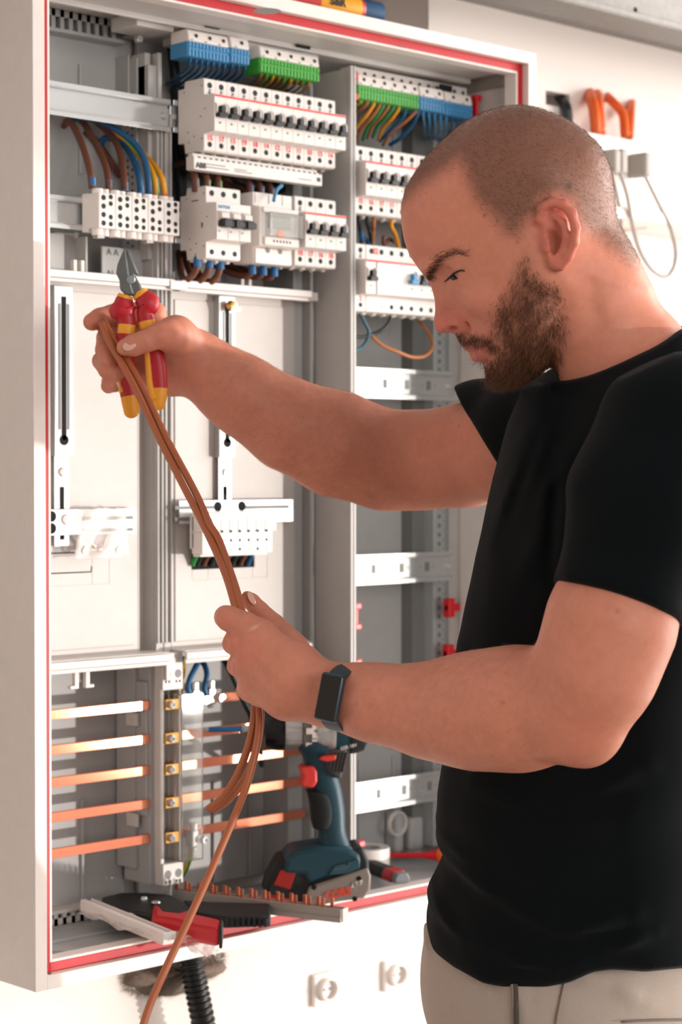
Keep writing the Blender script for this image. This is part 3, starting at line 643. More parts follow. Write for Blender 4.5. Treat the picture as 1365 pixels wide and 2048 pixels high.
# ------------------------------------------------------------------ terminal strips
def strip(name, label, cat, a, b, m, nh, nr, Y, group=None, hgt=.0175, capx=0.):
    # a, b: photo pixels of the seam between white cap and coloured body at its left and right front corners
    pa = at(*a, Y); pb = at(*b, Y); w = pb[0]-pa[0]; zc = (pa[2]+pb[2])/2
    t = thing(name, label, cat, (pa[0], Y+.03, zc), group=group)
    mb = MB(); mb.prism([(Y+.034, zc-.004), (Y+.002, zc), (Y-.0005, zc+.001), (Y+.0025, zc+.0125), (Y+.005, zc+.0145), (Y+.034, zc+.0145)], 0, pa[0]+.0005, pb[0]-.0005); mb.build('cap', M_WHITE, t, bevel=.0015)
    mb = MB(); mb.box((pa[0], Y+.002, zc-hgt), (pb[0], Y+.034, zc)); mb.box((pa[0]+.0008, Y+.0005, zc-hgt*.55), (pb[0]-.0008, Y+.003, zc-hgt*.40)); mb.build('body', m, t, bevel=.0008)
    mb = MB()
    for k in range(nr):
        x = pa[0]+w*(k+.15)/nr; mb.box((x, Y-.0004, zc-hgt+.0004), (x+w/nr*.62, Y+.0022, zc-hgt*.50)); mb.box((x+w/nr*.2, Y+.0004, zc-hgt*.36), (x+w/nr*.8, Y+.0024, zc-.0008))
    mb.build('ribs', m, t)['kind'] = 'stuff'
    sl = Vector((0, -(.0115), -.007)).normalized(); 
    for k in range(nh):
        x = pa[0]+w*(k+.6)/max(nh, 1); q = MB(); q.cyl((x, Y+.0002, zc+.0072), (x, Y+.0018, zc+.0072), .0023, n=12); q.build('screw_hole', M_SHAFT, t)
        for e in (-.34,): q = MB(); q.box((x+w/max(nh, 1)*e-.0015, Y-.0009, zc+.001), (x+w/max(nh, 1)*e+.0015, Y-.0001, zc+.0021)); q.build('marker', m, t)
    return t
YS = .078
strip('terminal_strip', 'wider blue terminal strip with a white cap, top left of the middle field', 'terminal strip', (377, 83), (459, 94), M_BLUEP, 3, 12, YS, 'blue terminal strips')
strip('terminal_strip', 'narrow blue terminal strip beside the wider one, top of the middle field', 'terminal strip', (462, 94), (500, 101), M_BLUEP, 1, 6, YS, 'blue terminal strips')
strip('terminal_strip', 'green terminal strip with a white cap, top of the middle field', 'terminal strip', (521, 114), (640, 135), M_GREENP, 5, 18, YS, 'green terminal strips')
strip('terminal_strip', 'long green terminal strip at the top of the right field', 'terminal strip', (717, 168), (839, 191), M_GREENP, 6, 20, YS, 'green terminal strips')
strip('terminal_strip', 'blue terminal strip right next to the long green one', 'terminal strip', (841, 191), (890, 201), M_BLUEP, 2, 8, YS, 'blue terminal strips')
strip('terminal_strip', 'last blue terminal strip at the right end, above the head', 'terminal strip', (892, 202), (946, 213), M_BLUEP, 2, 9, YS, 'blue terminal strips')
pa = at(702, 131, .105); pb = at(935, 172, .105)
t = thing('terminal_strip', 'white dotted terminal strip behind the green and blue ones', 'terminal strip', (pa[0], .12, pa[2]))
mb = MB(); mb.box((pa[0], .105, pa[2]-.016), (pb[0], .125, pa[2])); mb.build('body', M_WHITE, t, bevel=.001)
for k in range(13):
    x = pa[0]+(pb[0]-pa[0])*(k+.5)/13; q = MB(); q.cyl((x, .1046, pa[2]-.008), (x, .1052, pa[2]-.008), .003, n=10); q.build('screw_hole', M_SHAFT, t)

# distribution block of five units on the left rail
YD = .086
p0 = at(197.5, 384, YD); p1 = at(360, 399, YD); zb = at(198, 455, YD)[2]; uw = (p1[0]-p0[0])/5
HC = [(.29, .86), (.29, .62), (.29, .38), (.29, .14), (.72, .90), (.72, .71), (.72, .33), (.72, .13)]
for k in range(5):
    x0 = p0[0]+uw*k; hh = p0[2]-zb
    t = thing('distribution_block', '%s white screw terminal block from the left on the left rail' % ORD[k], 'terminal block', (x0+uw/2, YB, zb), group='screw terminal blocks in a row on the left rail')
    mb = MB(); mb.box((x0+.0002, YD, zb), (x0+uw-.0002, .112, p0[2])); mb.box((x0+.0004, .108, zb-.003), (x0+uw-.0004, YB, p0[2]+.001)); mb.build('body', M_WHITE, t, bevel=.0009)
    for (fx, fz) in HC:
        q = MB(); q.cyl((x0+uw*fx, YD-.0003, zb+hh*fz), (x0+uw*fx, YD+.001, zb+hh*fz), .0031 if fx < .5 else .0028, n=14); q.build('screw_hole', M_SHAFT, t)
    for fx, rr in ((.3, .0066), (.74, .0048)):
        q = MB(); q.cyl((x0+uw*fx, YD+.012, p0[2]-.001), (x0+uw*fx, YD+.012, p0[2]+.0055), rr, n=16); q.cyl((x0+uw*fx, YD+.012, zb+.001), (x0+uw*fx, YD+.012, zb-.0075), rr, n=16); q.build('terminal_sleeve', M_WHITE, t, smooth=True)
    if k in (0, 3):
        q = MB(); q.box((x0+uw*.2, YD+.008, zb-.0105), (x0+uw*.6, YD+.018, zb-.0075)); q.build('foot', M_CHROME, t, bevel=.0005)
# white connector block on the middle bracket
YC = .092
p0 = at(405, 1030, YC); p1 = at(553, 1023, YC); p2 = at(545, 1104, YC); xl = at(405, 1060, YC)[0]
t = thing('connector_block', 'white connector block with slits and rows of holes on the middle bracket', 'terminal block', (xl, .116, p2[2]))
mb = MB(); zT = p1[2]; zm = at(553, 1061, YC)[2]; zB_ = p2[2]
mb.box((xl, YC, zm), (p1[0], .112, zT)); mb.box((xl, YC, zB_), (p2[0], .112, zm)); mb.box((xl-.0, YC+.004, zB_-.003), (p2[0]-.004, .110, zB_)); mb.box((xl+.0, .108, zm-.02), (p1[0], .1162, zT-.004)); mb.build('body', M_WHITE, t, bevel=.001)
mb = MB(); mb.lathe([(0, -.003), (.0045, -.003), (.0052, 0), (0, 0)], (p1[0]+.003, .112, zm+.002), (0, 1, 0), 14); mb.build('lug', M_WHITE, t)
for k in range(7):
    x = at(424+k*17.7, 1045, YC)[0]; q = MB(); q.box((x-.0006, YC-.0003, zT-.024), (x+.0006, YC+.0003, zT-.007)); q.build('slit', M_DGREY, t)
for r in range(3):
    for k in range(6):
        pz = (1063, 1081, 1099)[r]; q0 = at(444.5+k*17.8, pz-k*.4, YC); q = MB(); q.cyl((q0[0], YC-.0003, q0[2]), (q0[0], YC+.0008, q0[2]), (.0021, .0020, .0021 if k % 2 == 0 else .0011)[r], n=10); q.build('pin_hole', M_SHAFT, t)
for px_, py_ in ((435, 1059), (507, 1056)): q0 = at(px_, py_, YC); q = MB(); q.cyl((q0[0], YC-.0004, q0[2]), (q0[0], YC+.0008, q0[2]), .0014, n=8); q.build('pin', M_BRASS, t)
# cut-out in the plate below it with the cable ends inside
pa = at(384, 1098, .1282); pb = at(509, 1134, .1282)
mb = MB(); mb.box((pa[0], .1278, pb[2]), (pb[0], .1284, pa[2]+.006)); mb.build('cut_out', M_HOLE, cab)

# ------------------------------------------------------------------ wiring
def wire(name, label, m, pts, r, group=None, n=10, cat='wire', sm=7, ends=None, twist=0.):
    P = [at(x, y, Y) for (x, y, Y) in pts]
    mb = MB(); mb.tube(P, r, n, smoothn=sm, twist=twist); o = mb.build(name, m, smooth='all')
    tag(o, label, cat, group); return o
def ferrule(o, pt, m, r=.0042, h=.010, up=True):
    p = at(*pt); mb = MB(); mb.cyl((p[0], p[1], p[2]-h/2), (p[0], p[1], p[2]+h/2), r, r*.96, n=14); mb.build('ferrule', m, o, bevel=.0006); return o
yE = YD+.012
w = wire('wire', 'leftmost thick brown wire arching into the left terminal blocks', M_BROWN, [(128, 252, .182), (137, 241, .165), (152, 262, .150), (168, 300, .125), (180, 343, .102), (184, 376, yE)], .0040); ferrule(w, (184.5, 363, yE), M_FER)
w = wire('wire', 'second thick brown wire from the left entering the left terminal blocks', M_BROWN, [(158, 238, .182), (172, 252, .165), (190, 285, .145), (210, 328, .115), (217, 364, yE), (217.5, 380, yE)], .0040); ferrule(w, (217.5, 369, yE), M_FER)
w = wire('wire', 'third thick brown wire, entering the left terminal blocks beside the blue ones', M_BROWN, [(195, 246, .185), (210, 258, .168), (230, 281, .150), (243, 317, .120), (249, 360, yE), (250, 382, yE)], .0040); ferrule(w, (250, 374, yE), M_FER)
w = wire('wire', 'upper blue wire arching widest over to the left terminal blocks', M_BLUEW, [(140, 246, .178), (158, 236, .165), (205, 245, .150), (258, 277, .125), (286, 311, .108), (296, 355, yE), (298, 388, yE)], .0038); ferrule(w, (298, 382, yE), M_FERR, .0036, .006)
w = wire('wire', 'lower blue wire entering the left terminal blocks under the wider arch', M_BLUEW, [(200, 292, .182), (212, 276, .17), (245, 288, .150), (268, 322, .120), (279, 358, yE), (281.5, 386, yE)], .0038); ferrule(w, (281.5, 380, yE), M_FER)
w = wire('wire', 'green and yellow wire left of the plain looking yellow one at the left blocks', M_GY, [(222, 262, .178), (236, 273, .165), (270, 303, .140), (296, 328, .115), (309, 358, yE), (314, 392, yE)], .0034, twist=.12); ferrule(w, (314, 383, yE), M_FER, .0036, .007)
w = wire('wire', 'yellow wire at the right end of the left terminal blocks', M_YEL, [(280, 300, .150), (297, 318, .130), (313, 337, .110), (325, 360, yE), (330, 394, yE)], .0034); ferrule(w, (329.5, 387, yE), M_FERR, .0036, .005)
w = wire('wire', 'dark brown wire deep behind the brown wires of the left blocks', M_BROWN, [(172, 262, .186), (195, 285, .182), (220, 320, .180), (240, 352, .184)], .004)
# around the main switch and the meter
yt = YB-.028
for k, (px, fm, d) in enumerate(((391, M_FER, 'left'), (414, M_FERG, 'middle'), (437, M_FERG, 'right'))):
    w = wire('wire', '%s brown wire into the top of the main switch' % d, M_BROWN, [(352+k*14, 330+k*2, .165), (372+k*16, 326+k*4, .140), (px-10, 336+k*3, .110), (px-1, 355+k*2, yt), (px, 384+k*2, yt)], .0042, 'brown wires on top of the main switch'); ferrule(w, (px, 367+k*2, yt), fm, .0048, .011)
for k, (px, d) in enumerate(((395, 'left'), (419, 'middle'), (441, 'right'))):
    w = wire('wire', '%s brown wire looping out of the bottom of the main switch' % d, M_BROWN, [(px+1, 506+k*2, yt), (px, 528+k*2, yt), (px-8, 548+k*3, .096), (px-24, 560+k*2, .105), (px-33-k*6, 545, .130), (px-37-k*14, 505, .160)], .0042, 'brown wires under the main switch'); ferrule(w, (px, 524+k*2.5, yt), M_FER, .0048, .012)
for k, (px, d) in enumerate(((501, 'left'), (522, 'middle'), (543, 'right'))):
    w = wire('wire', '%s brown wire running down into the top of the meter' % d, M_BROWN, [(px-60, 352+k*3, .150), (px-35, 350+k*3, .130), (px-12, 358+k*3, .105), (px-1, 372+k*3, yt), (px, 395+k*2, yt)], .0038, 'brown wires on top of the meter'); ferrule(w, (px, 380+k*3, yt), M_FER, .0045, .012)
for k, (px, d) in enumerate(((505, 'left'), (527, 'middle'), (549, 'right'))):
    w = wire('wire', '%s brown wire coming out under the meter' % d, M_BROWN, [(px, 520+k*2, yt), (px-1, 540+k*2, yt), (px-10, 552+k*2, .098), (px-40, 548+k, .120), (px-80, 528, .150), (px-98, 512, .165)], .0036, 'brown wires under the meter'); ferrule(w, (px, 538+k*2.5, yt), M_FER, .0046, .013)
wire('cable_tie', 'blue cable tie sticking up over the top of the meter', mat('tie_blue', '#3f86ad', .4), [(548, 402, .058), (551, 388, .062), (556, 378, .068), (564, 371, .074)], .0022, cat='cable tie')
# bundles at the top of the middle field
for k in range(10):
    px = 381+k*11.5 if k < 7 else 465+(k-7)*13; py = 118+k*2.0 if k < 7 else 128+(k-7)*2
    wire('wire', '%s blue wire from the left under the middle blue terminal strips' % ORD[k], M_BLUEW, [(px, py-8, YS+.010), (px-1, py+6, YS+.012), (px-8, py+20, YS+.03), (px-28, py+36, YS+.055), (px-50, py+52, YS+.09)], .0017, 'blue wires under the middle terminal strips', n=6)
for k in range(9):
    px = 524+k*12; py = 146+k*2.1
    wire('wire', '%s earth wire from the left under the middle green terminal strip' % ORD[k], (M_ORW, M_GY, M_YEL)[k % 3], [(px, py-6, YS+.010), (px-2, py+6, YS+.014), (px-10, py+16, YS+.034), (px-24, py+25, YS+.06), (px-44, py+30, YS+.09)], .0016, 'wires under the middle green terminal strip', n=6)
for k, (x0, y0) in enumerate(((352, 240), (357, 290), (353, 330), (346, 145), (352, 170))):
    wire('cable', 'dark cable in the shadow left of the breakers, %s of five' % ORD[k], M_BLACKW, [(x0-4, y0-60, .180), (x0, y0-20, .172), (x0+6, y0+40, .175), (x0+10, y0+110, .182)], .0055, 'dark cables behind the breakers', cat='cable')
for k in range(8):
    px = 388+k*28
    wire('cable', '%s dark cable from the left in the gap above the meter' % ORD[k], M_BROWN if k % 3 else M_BLACKW, [(px-25, 330+k*5, .150+.003*k), (px, 345+k*5, .150), (px+20, 352+k*5, .155), (px+44, 372+k*4, .165)], .005, 'dark cables between the middle rows', cat='cable')
# right field
for k, (px, py, ex, ey, m) in enumerate(((722, 200, 702, 222, M_GY), (734, 203, 704, 238, M_ORW), (747, 206, 706, 268, M_YEL), (759, 208, 712, 276, M_ORW), (766, 210, 726, 272, M_GREENW), (776, 211, 735, 268, M_ORW), (786, 213, 746, 266, M_GREENW), (797, 215, 757, 272, M_YEL), (832, 218, 766, 283, M_ORW))):
    wire('wire', '%s earth wire from the left under the long green terminal strip' % ORD[k], m, [(px, py-8, YS+.010), (px, py+4, YS+.011), (px-(px-ex)*.35, py+(ey-py)*.42, YS+.022), (px-(px-ex)*.75, py+(ey-py)*.72, YS+.040), (ex, ey+8, YS+.060)], .0022, 'earth wires under the long green terminal strip', n=8)
for k in range(9):
    px = 846+k*11.5; py = 220+k*2.2
    wire('wire', '%s blue wire from the left in the bunch under the right blue strips' % ORD[k], M_BLUEP if k < 5 else M_BLUEW, [(px, py-6, YS+.010), (px+1, py+10, YS+.012), (px+3-k*.8, py+28, YS+.022), (px+4-k*2, py+44, YS+.05), (px+10, py+60, YS+.09)], .0017, 'blue wires under the right terminal strips', n=6)
wire('wire', 'blue wire slanting down to the left from the right blue strip', M_BLUEW, [(838, 214, YS+.010), (835, 230, YS+.012), (824, 252, YS+.024), (802, 276, YS+.040), (780, 290, YS+.06)], .0026)
wire('wire', 'blue wire slanting beside the long green terminal strip', M_BLUEW, [(812, 214, YS+.014), (806, 236, YS+.020), (780, 262, YS+.04), (760, 282, YS+.06)], .0024)
for k, (a, b, m) in enumerate((((718, 436), (724, 484), M_BLACKW), ((735, 438), (744, 486), M_BLACKW), ((748, 442), (746, 484), M_ORW), ((784, 446), (799, 492), M_YEL), ((724, 470), (740, 486), M_BLUEW), ((768, 480), (790, 478), M_BROWN))):
    wire('wire', '%s wire in the dark gap between the two right breaker rows' % ORD[k], m, [(a[0], a[1]-8, .085), (a[0], a[1]+8, .09), ((a[0]+b[0])/2, (a[1]+b[1])/2, .10), (b[0], b[1]+6, .09)], .0026, 'wires between the right breaker rows')
wire('wire', 'dark teal wire curving down to the divider below the right breakers', mat('wire_teal', '#23505e', .45), [(722, 628, .092), (730, 645, .095), (738, 662, .098), (735, 680, .096), (724, 695, .088), (710, 702, .080)], .0024)
wire('wire', 'dark grey wire running to the divider below the right breakers', M_BLACKW, [(783, 630, .092), (778, 645, .094), (764, 660, .096), (742, 670, .100), (725, 674, .094), (708, 674, .084)], .0023)
wire('wire', 'orange-brown wire hanging in a wide loop below the right breakers', M_ORW, [(738, 662, .104), (748, 676, .100), (768, 692, .095), (797, 704, .090), (824, 714, .090), (850, 712, .092), (864, 696, .098), (861, 672, .108), (846, 650, .118), (838, 642, .125)], .0024)
# lower part
yk = .1275-.008
wire('cable', 'left blue cable rising from the first steel clamp', M_BLUEW, [(386, 1392, yk), (376, 1378, yk), (380, 1358, yk+.004), (390, 1337, yk+.012), (399, 1318, yk+.025), (402, 1300, yk+.040)], .0036, 'blue cables on the steel clamps', cat='cable')
wire('cable', 'right blue cable rising from the second steel clamp', M_BLUEW, [(414, 1390, yk), (409, 1378, yk), (414, 1352, yk+.004), (411, 1334, yk+.012), (403, 1319, yk+.025), (398, 1300, yk+.040)], .0036, 'blue cables on the steel clamps', cat='cable')
wire('wire', 'short green and yellow wire beside the top of the busbar holder', M_GY, [(361, 1388, .135), (363, 1365, .135), (366, 1342, .137), (369, 1315, .145)], .0032)
wire('wire', 'green and yellow wire dropping from the lowest steel clamp', M_GY, [(383, 1682, .1235), (382, 1705, .124), (376, 1728, .128), (366, 1748, .140), (352, 1760, .160), (345, 1762, .185)], .0034)
wire('cable', 'black cable hanging behind the lower hand and the drill chuck', M_BLACKW, [(440, 1302, .150), (447, 1318, .130), (462, 1345, .115), (490, 1408, .110), (502, 1432, .112), (518, 1487, .120), (524, 1530, .150)], .0036, cat='cable')
for k, (px, m) in enumerate(((390, M_GREENW), (400, M_BLACKW), (413, M_BROWN), (428, M_BLACKW), (455, M_BROWN), (470, M_BLACKW), (486, M_BROWN), (500, M_BLUEW))):
    wire('cable', '%s cable end from the left in the cut-out below the white connector block' % ORD[k], m, [(px+9, 1096, .1115), (px+5, 1108, .117), (px-2, 1122, .1235), (px-5, 1131, .1265)], .0031, 'cable ends in the cut-out', cat='cable', n=8, sm=3)
# ------------------------------------------------------------------ tools and loose things in the bottom of the cabinet
M_TEAL = mat('drill_teal', '#17414f', .45)
M_RUB = mat('drill_black_rubber', '#161c1e', .6)
M_TAUPE = mat('battery_taupe', '#8b817a', .5)
ZF = Z(.0284)                                  # top of the frame lip and tray ribs the tools lie on
# cordless drill, standing on its battery; local x points along the bit (to the left), z up
pb = at(632, 1800, .045); D_ = float(np.dot(np.array([pb[0], .045, ZF])-CAM, FW))
base = atz(632, 1800, ZF); D_ = float((base-CAM)@FW)
dr_x = -(Vector(RT)+Vector((FW[0], FW[1], 0))*.12).normalized(); dr_x = Vector((dr_x.x, dr_x.y, 0)).normalized()
dr_y = ZV.cross(dr_x)                          # local y: away from the viewer side is negative
DS = D_/F_PX                                 # metres per photo pixel at the drill
drill = thing('cordless_drill', 'dark teal cordless drill standing on its battery in the cabinet bottom', 'drill', (base[0], base[1], ZF), Matrix((dr_x, dr_y, ZV)).transposed())
def L(px, py, y=0.): return Vector(((632-px)*DS, y, (1801-py)*DS))   # photo px in the drill's side plane -> local
def side_prism(pts, y0, y1, name, m, bevel=.002, smooth=True, seg=3):
    mb = MB(); V0 = [L(a, b, y0) for a, b in pts]; V1 = [L(a, b, y1) for a, b in pts]
    # orientation
    ar = sum(V0[i].x*V0[(i+1) % len(pts)].z-V0[(i+1) % len(pts)].x*V0[i].z for i in range(len(pts)))
    n = len(pts)
    Fs = [tuple(range(n)), tuple(range(2*n-1, n-1, -1))]+[((i+1) % n, i, i+n, (i+1) % n+n) for i in range(n)]
    if ar < 0: Fs = [f[::-1] for f in Fs]
    mb.add(V0+V1, Fs); return mb.build(name, m, drill, bevel=bevel, local=True, smooth=smooth, seg=seg)
# local +y: toward camera?
ysgn = 1 if dr_y.dot(Vector(FW)) < 0 else -1
def Y_(v): return v*ysgn
def sp(pts, a, b, *k, **kw): return side_prism(pts, min(Y_(a), Y_(b)), max(Y_(a), Y_(b)), *k, **kw)
# battery
sp([(527, 1776), (533, 1752), (556, 1712), (572, 1708), (640, 1712), (720, 1688), (733, 1716), (735, 1768), (722, 1790), (606, 1800), (560, 1797), (530, 1790)], -.034, .030, 'battery', M_RUB, .004)
sp([(604, 1790), (612, 1762), (730, 1727), (736, 1745), (734, 1772), (722, 1788), (612, 1800)], .0302, .036, 'battery_shell', M_TAUPE, .003)
mb = MB()
q = [(1.0, 0)]
fr = sp([(543, 1758), (556, 1729), (588, 1731), (576, 1768)], .0300, .0312, 'battery_latch', mat('battery_red', '#a5201f', .5), .0008); fr['label'] = 'red battery latch'
sp([(528, 1775), (580, 1787), (580, 1795), (530, 1787)], .0300, .0312, 'battery_band', mat('battery_red', '#a5201f', .5), .0006)
for a, b in ((622, 1763), (711, 1748), (703, 1788), (631, 1797)):
    q = MB(); c = L(a, b, Y_(.0363)); q.disc(c, (0, Y_(1), 0), .0032, 14); q.build('screw_hole', M_HOLE, drill, local=True)
xd = Vector((-1, 0, 0)); slope = math.radians(12)
xl_ = Vector((-math.cos(slope), 0, math.sin(slope))); zl_ = Vector((math.sin(slope), 0, math.cos(slope)))
def dtext(s, size, px, py, y, m, bold=0., name='lettering'):
    mb = textmesh(s, size, L(px, py, Y_(y)), xl_, zl_, lift=0., bold=bold)
    return mb.build(name, m, drill, local=True)
dtext('CORE', .0125, 643, 1782, .0368, mat('core_orange', '#e2492f', .5), .0006)['label'] = 'orange lettering'
dtext('Pro', .0105, 626, 1786, .0368, mat('pale_print', '#a9a29c', .5)); dtext('18V', .0095, 684, 1773, .0368, mat('pale_print', '#a9a29c', .5))
sp([(696, 1766), (716, 1761), (719, 1750), (699, 1755)], .0362, .0368, 'capacity_label', M_WHITE, 0, False)
dtext('8.0', .0075, 700, 1760, .0371, M_DGREY, .0003)
# foot, grip, motor housing
sp([(560, 1738), (566, 1706), (584, 1692), (636, 1684), (690, 1688), (716, 1700), (718, 1726), (640, 1748), (612, 1762), (604, 1740)], -.033, .033, 'foot', M_TEAL, .006)
sp([(652, 1740), (664, 1722), (712, 1710), (714, 1728), (690, 1738)], .0331, .0345, 'foot_panel', mat('drill_teal_light', '#27505e', .45), .001)
dtext('ProControl', .0038, 664, 1730, .0347, M_DGREY); q = MB(); q.disc(L(687, 1719, Y_(.0347)), (0, Y_(1), 0), .0014, 10); q.build('lamp', M_HOLE, drill, local=True)
def loft_side(stations, m, name, n=20):       # stations: (left px, right px, py, half thickness)
    rings = []
    for (a, b, py, hw) in stations:
        ca = (a+b)/2; rx = abs(b-a)/2*DS; c = L(ca, py)
        rings.append([Vector((c.x+rx*np.sign(math.cos(t))*abs(math.cos(t))**.75, hw*np.sign(math.sin(t))*abs(math.sin(t))**.75, c.z)) for t in [2*math.pi*k/n for k in range(n)]])
    rings = catmull_rings(rings, 5); mb = MB(); mb.ring_loft(rings); return mb.build(name, m, drill, local=True, smooth='all')
def catmull_rings(rings, k):
    R = [np.array([list(p) for p in r]) for r in rings]; return [[Vector(p) for p in r] for r in catmull(R, k)]
loft_side([(634, 708, 1706, .028), (636, 700, 1688, .021), (637, 692, 1660, .0185), (632, 690, 1620, .018), (626, 684, 1580, .018), (617, 676, 1552, .0185), (611, 672, 1530, .020), (603, 668, 1508, .022), (590, 676, 1492, .025), (586, 690, 1478, .027)], M_TEAL, 'grip')
loft_side([(626, 660, 1655, .0196), (622, 670, 1640, .0200), (619, 672, 1610, .0198), (614, 662, 1585, .0192), (612, 640, 1580, .0175)], M_RUB, 'grip_pad')
sp([(596, 1532), (604, 1528), (624, 1527), (631, 1535), (632, 1560), (624, 1571), (603, 1569), (598, 1565), (603, 1548)], -.009, .0215, 'trigger', mat('trigger_red', '#e0413c', .4), .003)['label'] = 'red trigger'
sp([(633, 1513), (640, 1506), (668, 1504), (666, 1514), (650, 1517)], .018, .0305, 'direction_switch', mat('trigger_red', '#e0413c'), .0015)
# motor body: horizontal lathe along local x
cz = (1801-1456)*DS
mb = MB(); mb.lathe([(.0, (632-733)*DS), (.018, (632-733)*DS), (.026, (632-726)*DS), (.030, (632-700)*DS), (.031, (632-650)*DS), (.030, (632-646)*DS), (.0, (632-646)*DS)], (0, 0, cz), (1, 0, 0), 32); mb.build('motor_housing', M_TEAL, drill, smooth=True, local=True)
mb = MB(); mb.lathe([(.0, (632-736)*DS), (.020, (632-735)*DS), (.0285, (632-727)*DS), (.0318, (632-708)*DS), (.0318, (632-700)*DS), (.0, (632-700)*DS)], (0, 0, cz), (1, 0, 0), 32); mb.build('rear_cap', M_RUB, drill, smooth=True, local=True)
mb = MB(); mb.lathe([(.0, (632-668)*DS), (.0312, (632-668)*DS), (.0318, (632-660)*DS), (.0310, (632-640)*DS), (.0300, (632-630)*DS), (.0, (632-630)*DS)], (0, 0, cz), (1, 0, 0), 32); mb.build('gear_ring', M_STEEL, drill, smooth=True, local=True)
mb = MB(); mb.lathe([(.0, (632-633)*DS), (.0294, (632-633)*DS), (.0288, (632-604)*DS), (.026, (632-600)*DS), (.0, (632-600)*DS)], (0, 0, cz), (1, 0, 0), 32); mb.build('torque_collar', mat('collar_grey', '#6b6863', .4), drill, smooth=True, local=True)
for k in range(10):
    a = 2*math.pi*k/10; q = MB(); 
    for (x0, x1, dw) in (((632-631)*DS, (632-620)*DS, .0085), ((632-620)*DS, (632-608)*DS, .0035)):
        V = []
        for xx in (x0, x1):
            for e in (-1, 1):
                aa = a+e*dw/.0295
                for rr in (.0284, .0304): V.append((xx, rr*math.cos(aa), cz+rr*math.sin(aa)))
        q.add(V, [(0, 1, 3, 2), (4, 6, 7, 5), (0, 4, 5, 1), (2, 3, 7, 6), (0, 2, 6, 4), (1, 5, 7, 3)])
    q.build('collar_mark', M_WHITE, drill, local=True)
mb = MB(); mb.lathe([(.0, (632-602)*DS), (.0265, (632-602)*DS), (.0268, (632-575)*DS), (.0255, (632-566)*DS), (.0, (632-566)*DS)], (0, 0, cz), (1, 0, 0), 32); mb.build('chuck_ring', M_STEEL, drill, smooth=True, local=True)
mb = MB(); mb.lathe([(.0, (632-568)*DS), (.0262, (632-568)*DS), (.0268, (632-560)*DS), (.0262, (632-545)*DS), (.0225, (632-529)*DS), (.012, (632-521)*DS), (.0, (632-521)*DS)], (0, 0, cz), (1, 0, 0), 32); mb.build('chuck', mat('chuck_black', '#0e1113', .25), drill, smooth=True, local=True)
mb = MB(); mb.lathe([(.0, (632-524)*DS), (.0045, (632-524)*DS), (.0045, (632-492)*DS), (.0055, (632-490)*DS), (.0055, (632-484)*DS), (.0, (632-484)*DS)], (0, 0, cz), (1, 0, 0), 16); bt = mb.build('bit_holder', M_STEEL, drill, smooth=True, local=True)
mb = MB(); mb.lathe([(.0, (632-486)*DS), (.0034, (632-486)*DS), (.0034, (632-420)*DS), (.0024, (632-418)*DS), (.0, (632-418)*DS)], (0, 0, cz), (1, 0, 0), 14); q = mb.build('bit_shaft', mat('bit_blue', '#2f7fb5', .35), drill, smooth=True, local=True); q['label'] = 'blue sleeve of the bit'
mb = MB(); mb.lathe([(.0, (632-420)*DS), (.0022, (632-420)*DS), (.0030, (632-414)*DS), (.0026, (632-408)*DS), (.0010, (632-404)*DS), (.0, (632-404)*DS)], (0, 0, cz), (1, 0, 0), 12); mb.build('bit_tip', M_CHROME, drill, smooth=True, local=True)
dtext('GSR 18V', .0055, 676, 1492, .0292, M_WHITE, .0001)
for k in range(5):
    a = 652+k*7; sp([(a+8, 1500), (a+11, 1500), (a+2, 1540), (a-1, 1540)], .0225, .0245, 'vent', M_RUB, .0006)
sp([(644, 1496), (692, 1490), (686, 1530), (678, 1556), (650, 1540)], .008, .0235, 'side_grip', mat('rubber_grey', '#4c4b49', .7), .004)

def on_floor(px, py, z=None): return atz(px, py, ZF if z is None else z)
# roll of tape, knife, pliers parts at the right
p = on_floor(758, 1738); c = Vector((p[0], p[1]+.02, ZF))
t = thing('tape_roll', 'roll of white tape lying flat beside the drill', 'tape', c)
mb = MB(); n = 40
mb.lathe([(.0165, .003), (.0165, .026), (.0285, .0265), (.0285, .0025), (.0165, .003)], (0, 0, 0), (0, 0, 1), n, (False, False)); mb.build('tape', M_WHITE, t, smooth=True, local=True)
mb = MB(); mb.lathe([(.0158, .003), (.0158, .0258), (.0166, .0258), (.0166, .003), (.0158, .003)], (0, 0, 0), (0, 0, 1), n, (False, False)); mb.build('core', mat('tape_core', '#a9a6a2', .6), t, smooth=True, local=True)
kn0 = on_floor(730, 1738); kn1 = on_floor(806, 1768)
kx = Vector((kn1[0]-kn0[0], kn1[1]-kn0[1], 0)); kl = kx.length; R_ = basis(kx, ZV.cross(kx))
t = thing('utility_knife', 'black and red utility knife lying in front of the tape roll', 'knife', (kn0[0], kn0[1], ZF+.0), R_)
mb = MB(); mb.prism([(-.011, 0), (.011, 0), (.012, .007), (.008, .0145), (-.008, .0145), (-.012, .007)], 0, 0, kl*.70); mb.build('handle', M_RUB, t, bevel=.002, local=True)
mb = MB(); mb.prism([(-.0115, .0), (.0115, 0), (.0125, .0075), (.0085, .015), (-.0085, .015), (-.0125, .0075)], 0, kl*.66, kl*.88); mb.build('grip', mat('knife_red', '#b5202a', .4), t, bevel=.002, local=True)
mb = MB(); mb.prism([(-.010, .001), (.010, .001), (.011, .007), (.007, .0135), (-.007, .0135), (-.011, .007)], 0, kl*.88, kl); mb.build('nose', mat('knife_grey', '#72777b', .35), t, bevel=.002, local=True)
s0 = on_floor(826, 1712, ZF+.01); s1 = on_floor(905, 1712, ZF+.01)
sx = Vector((s1[0]-s0[0], s1[1]-s0[1], 0)); sl = sx.length; R_ = basis(sx, ZV.cross(sx))
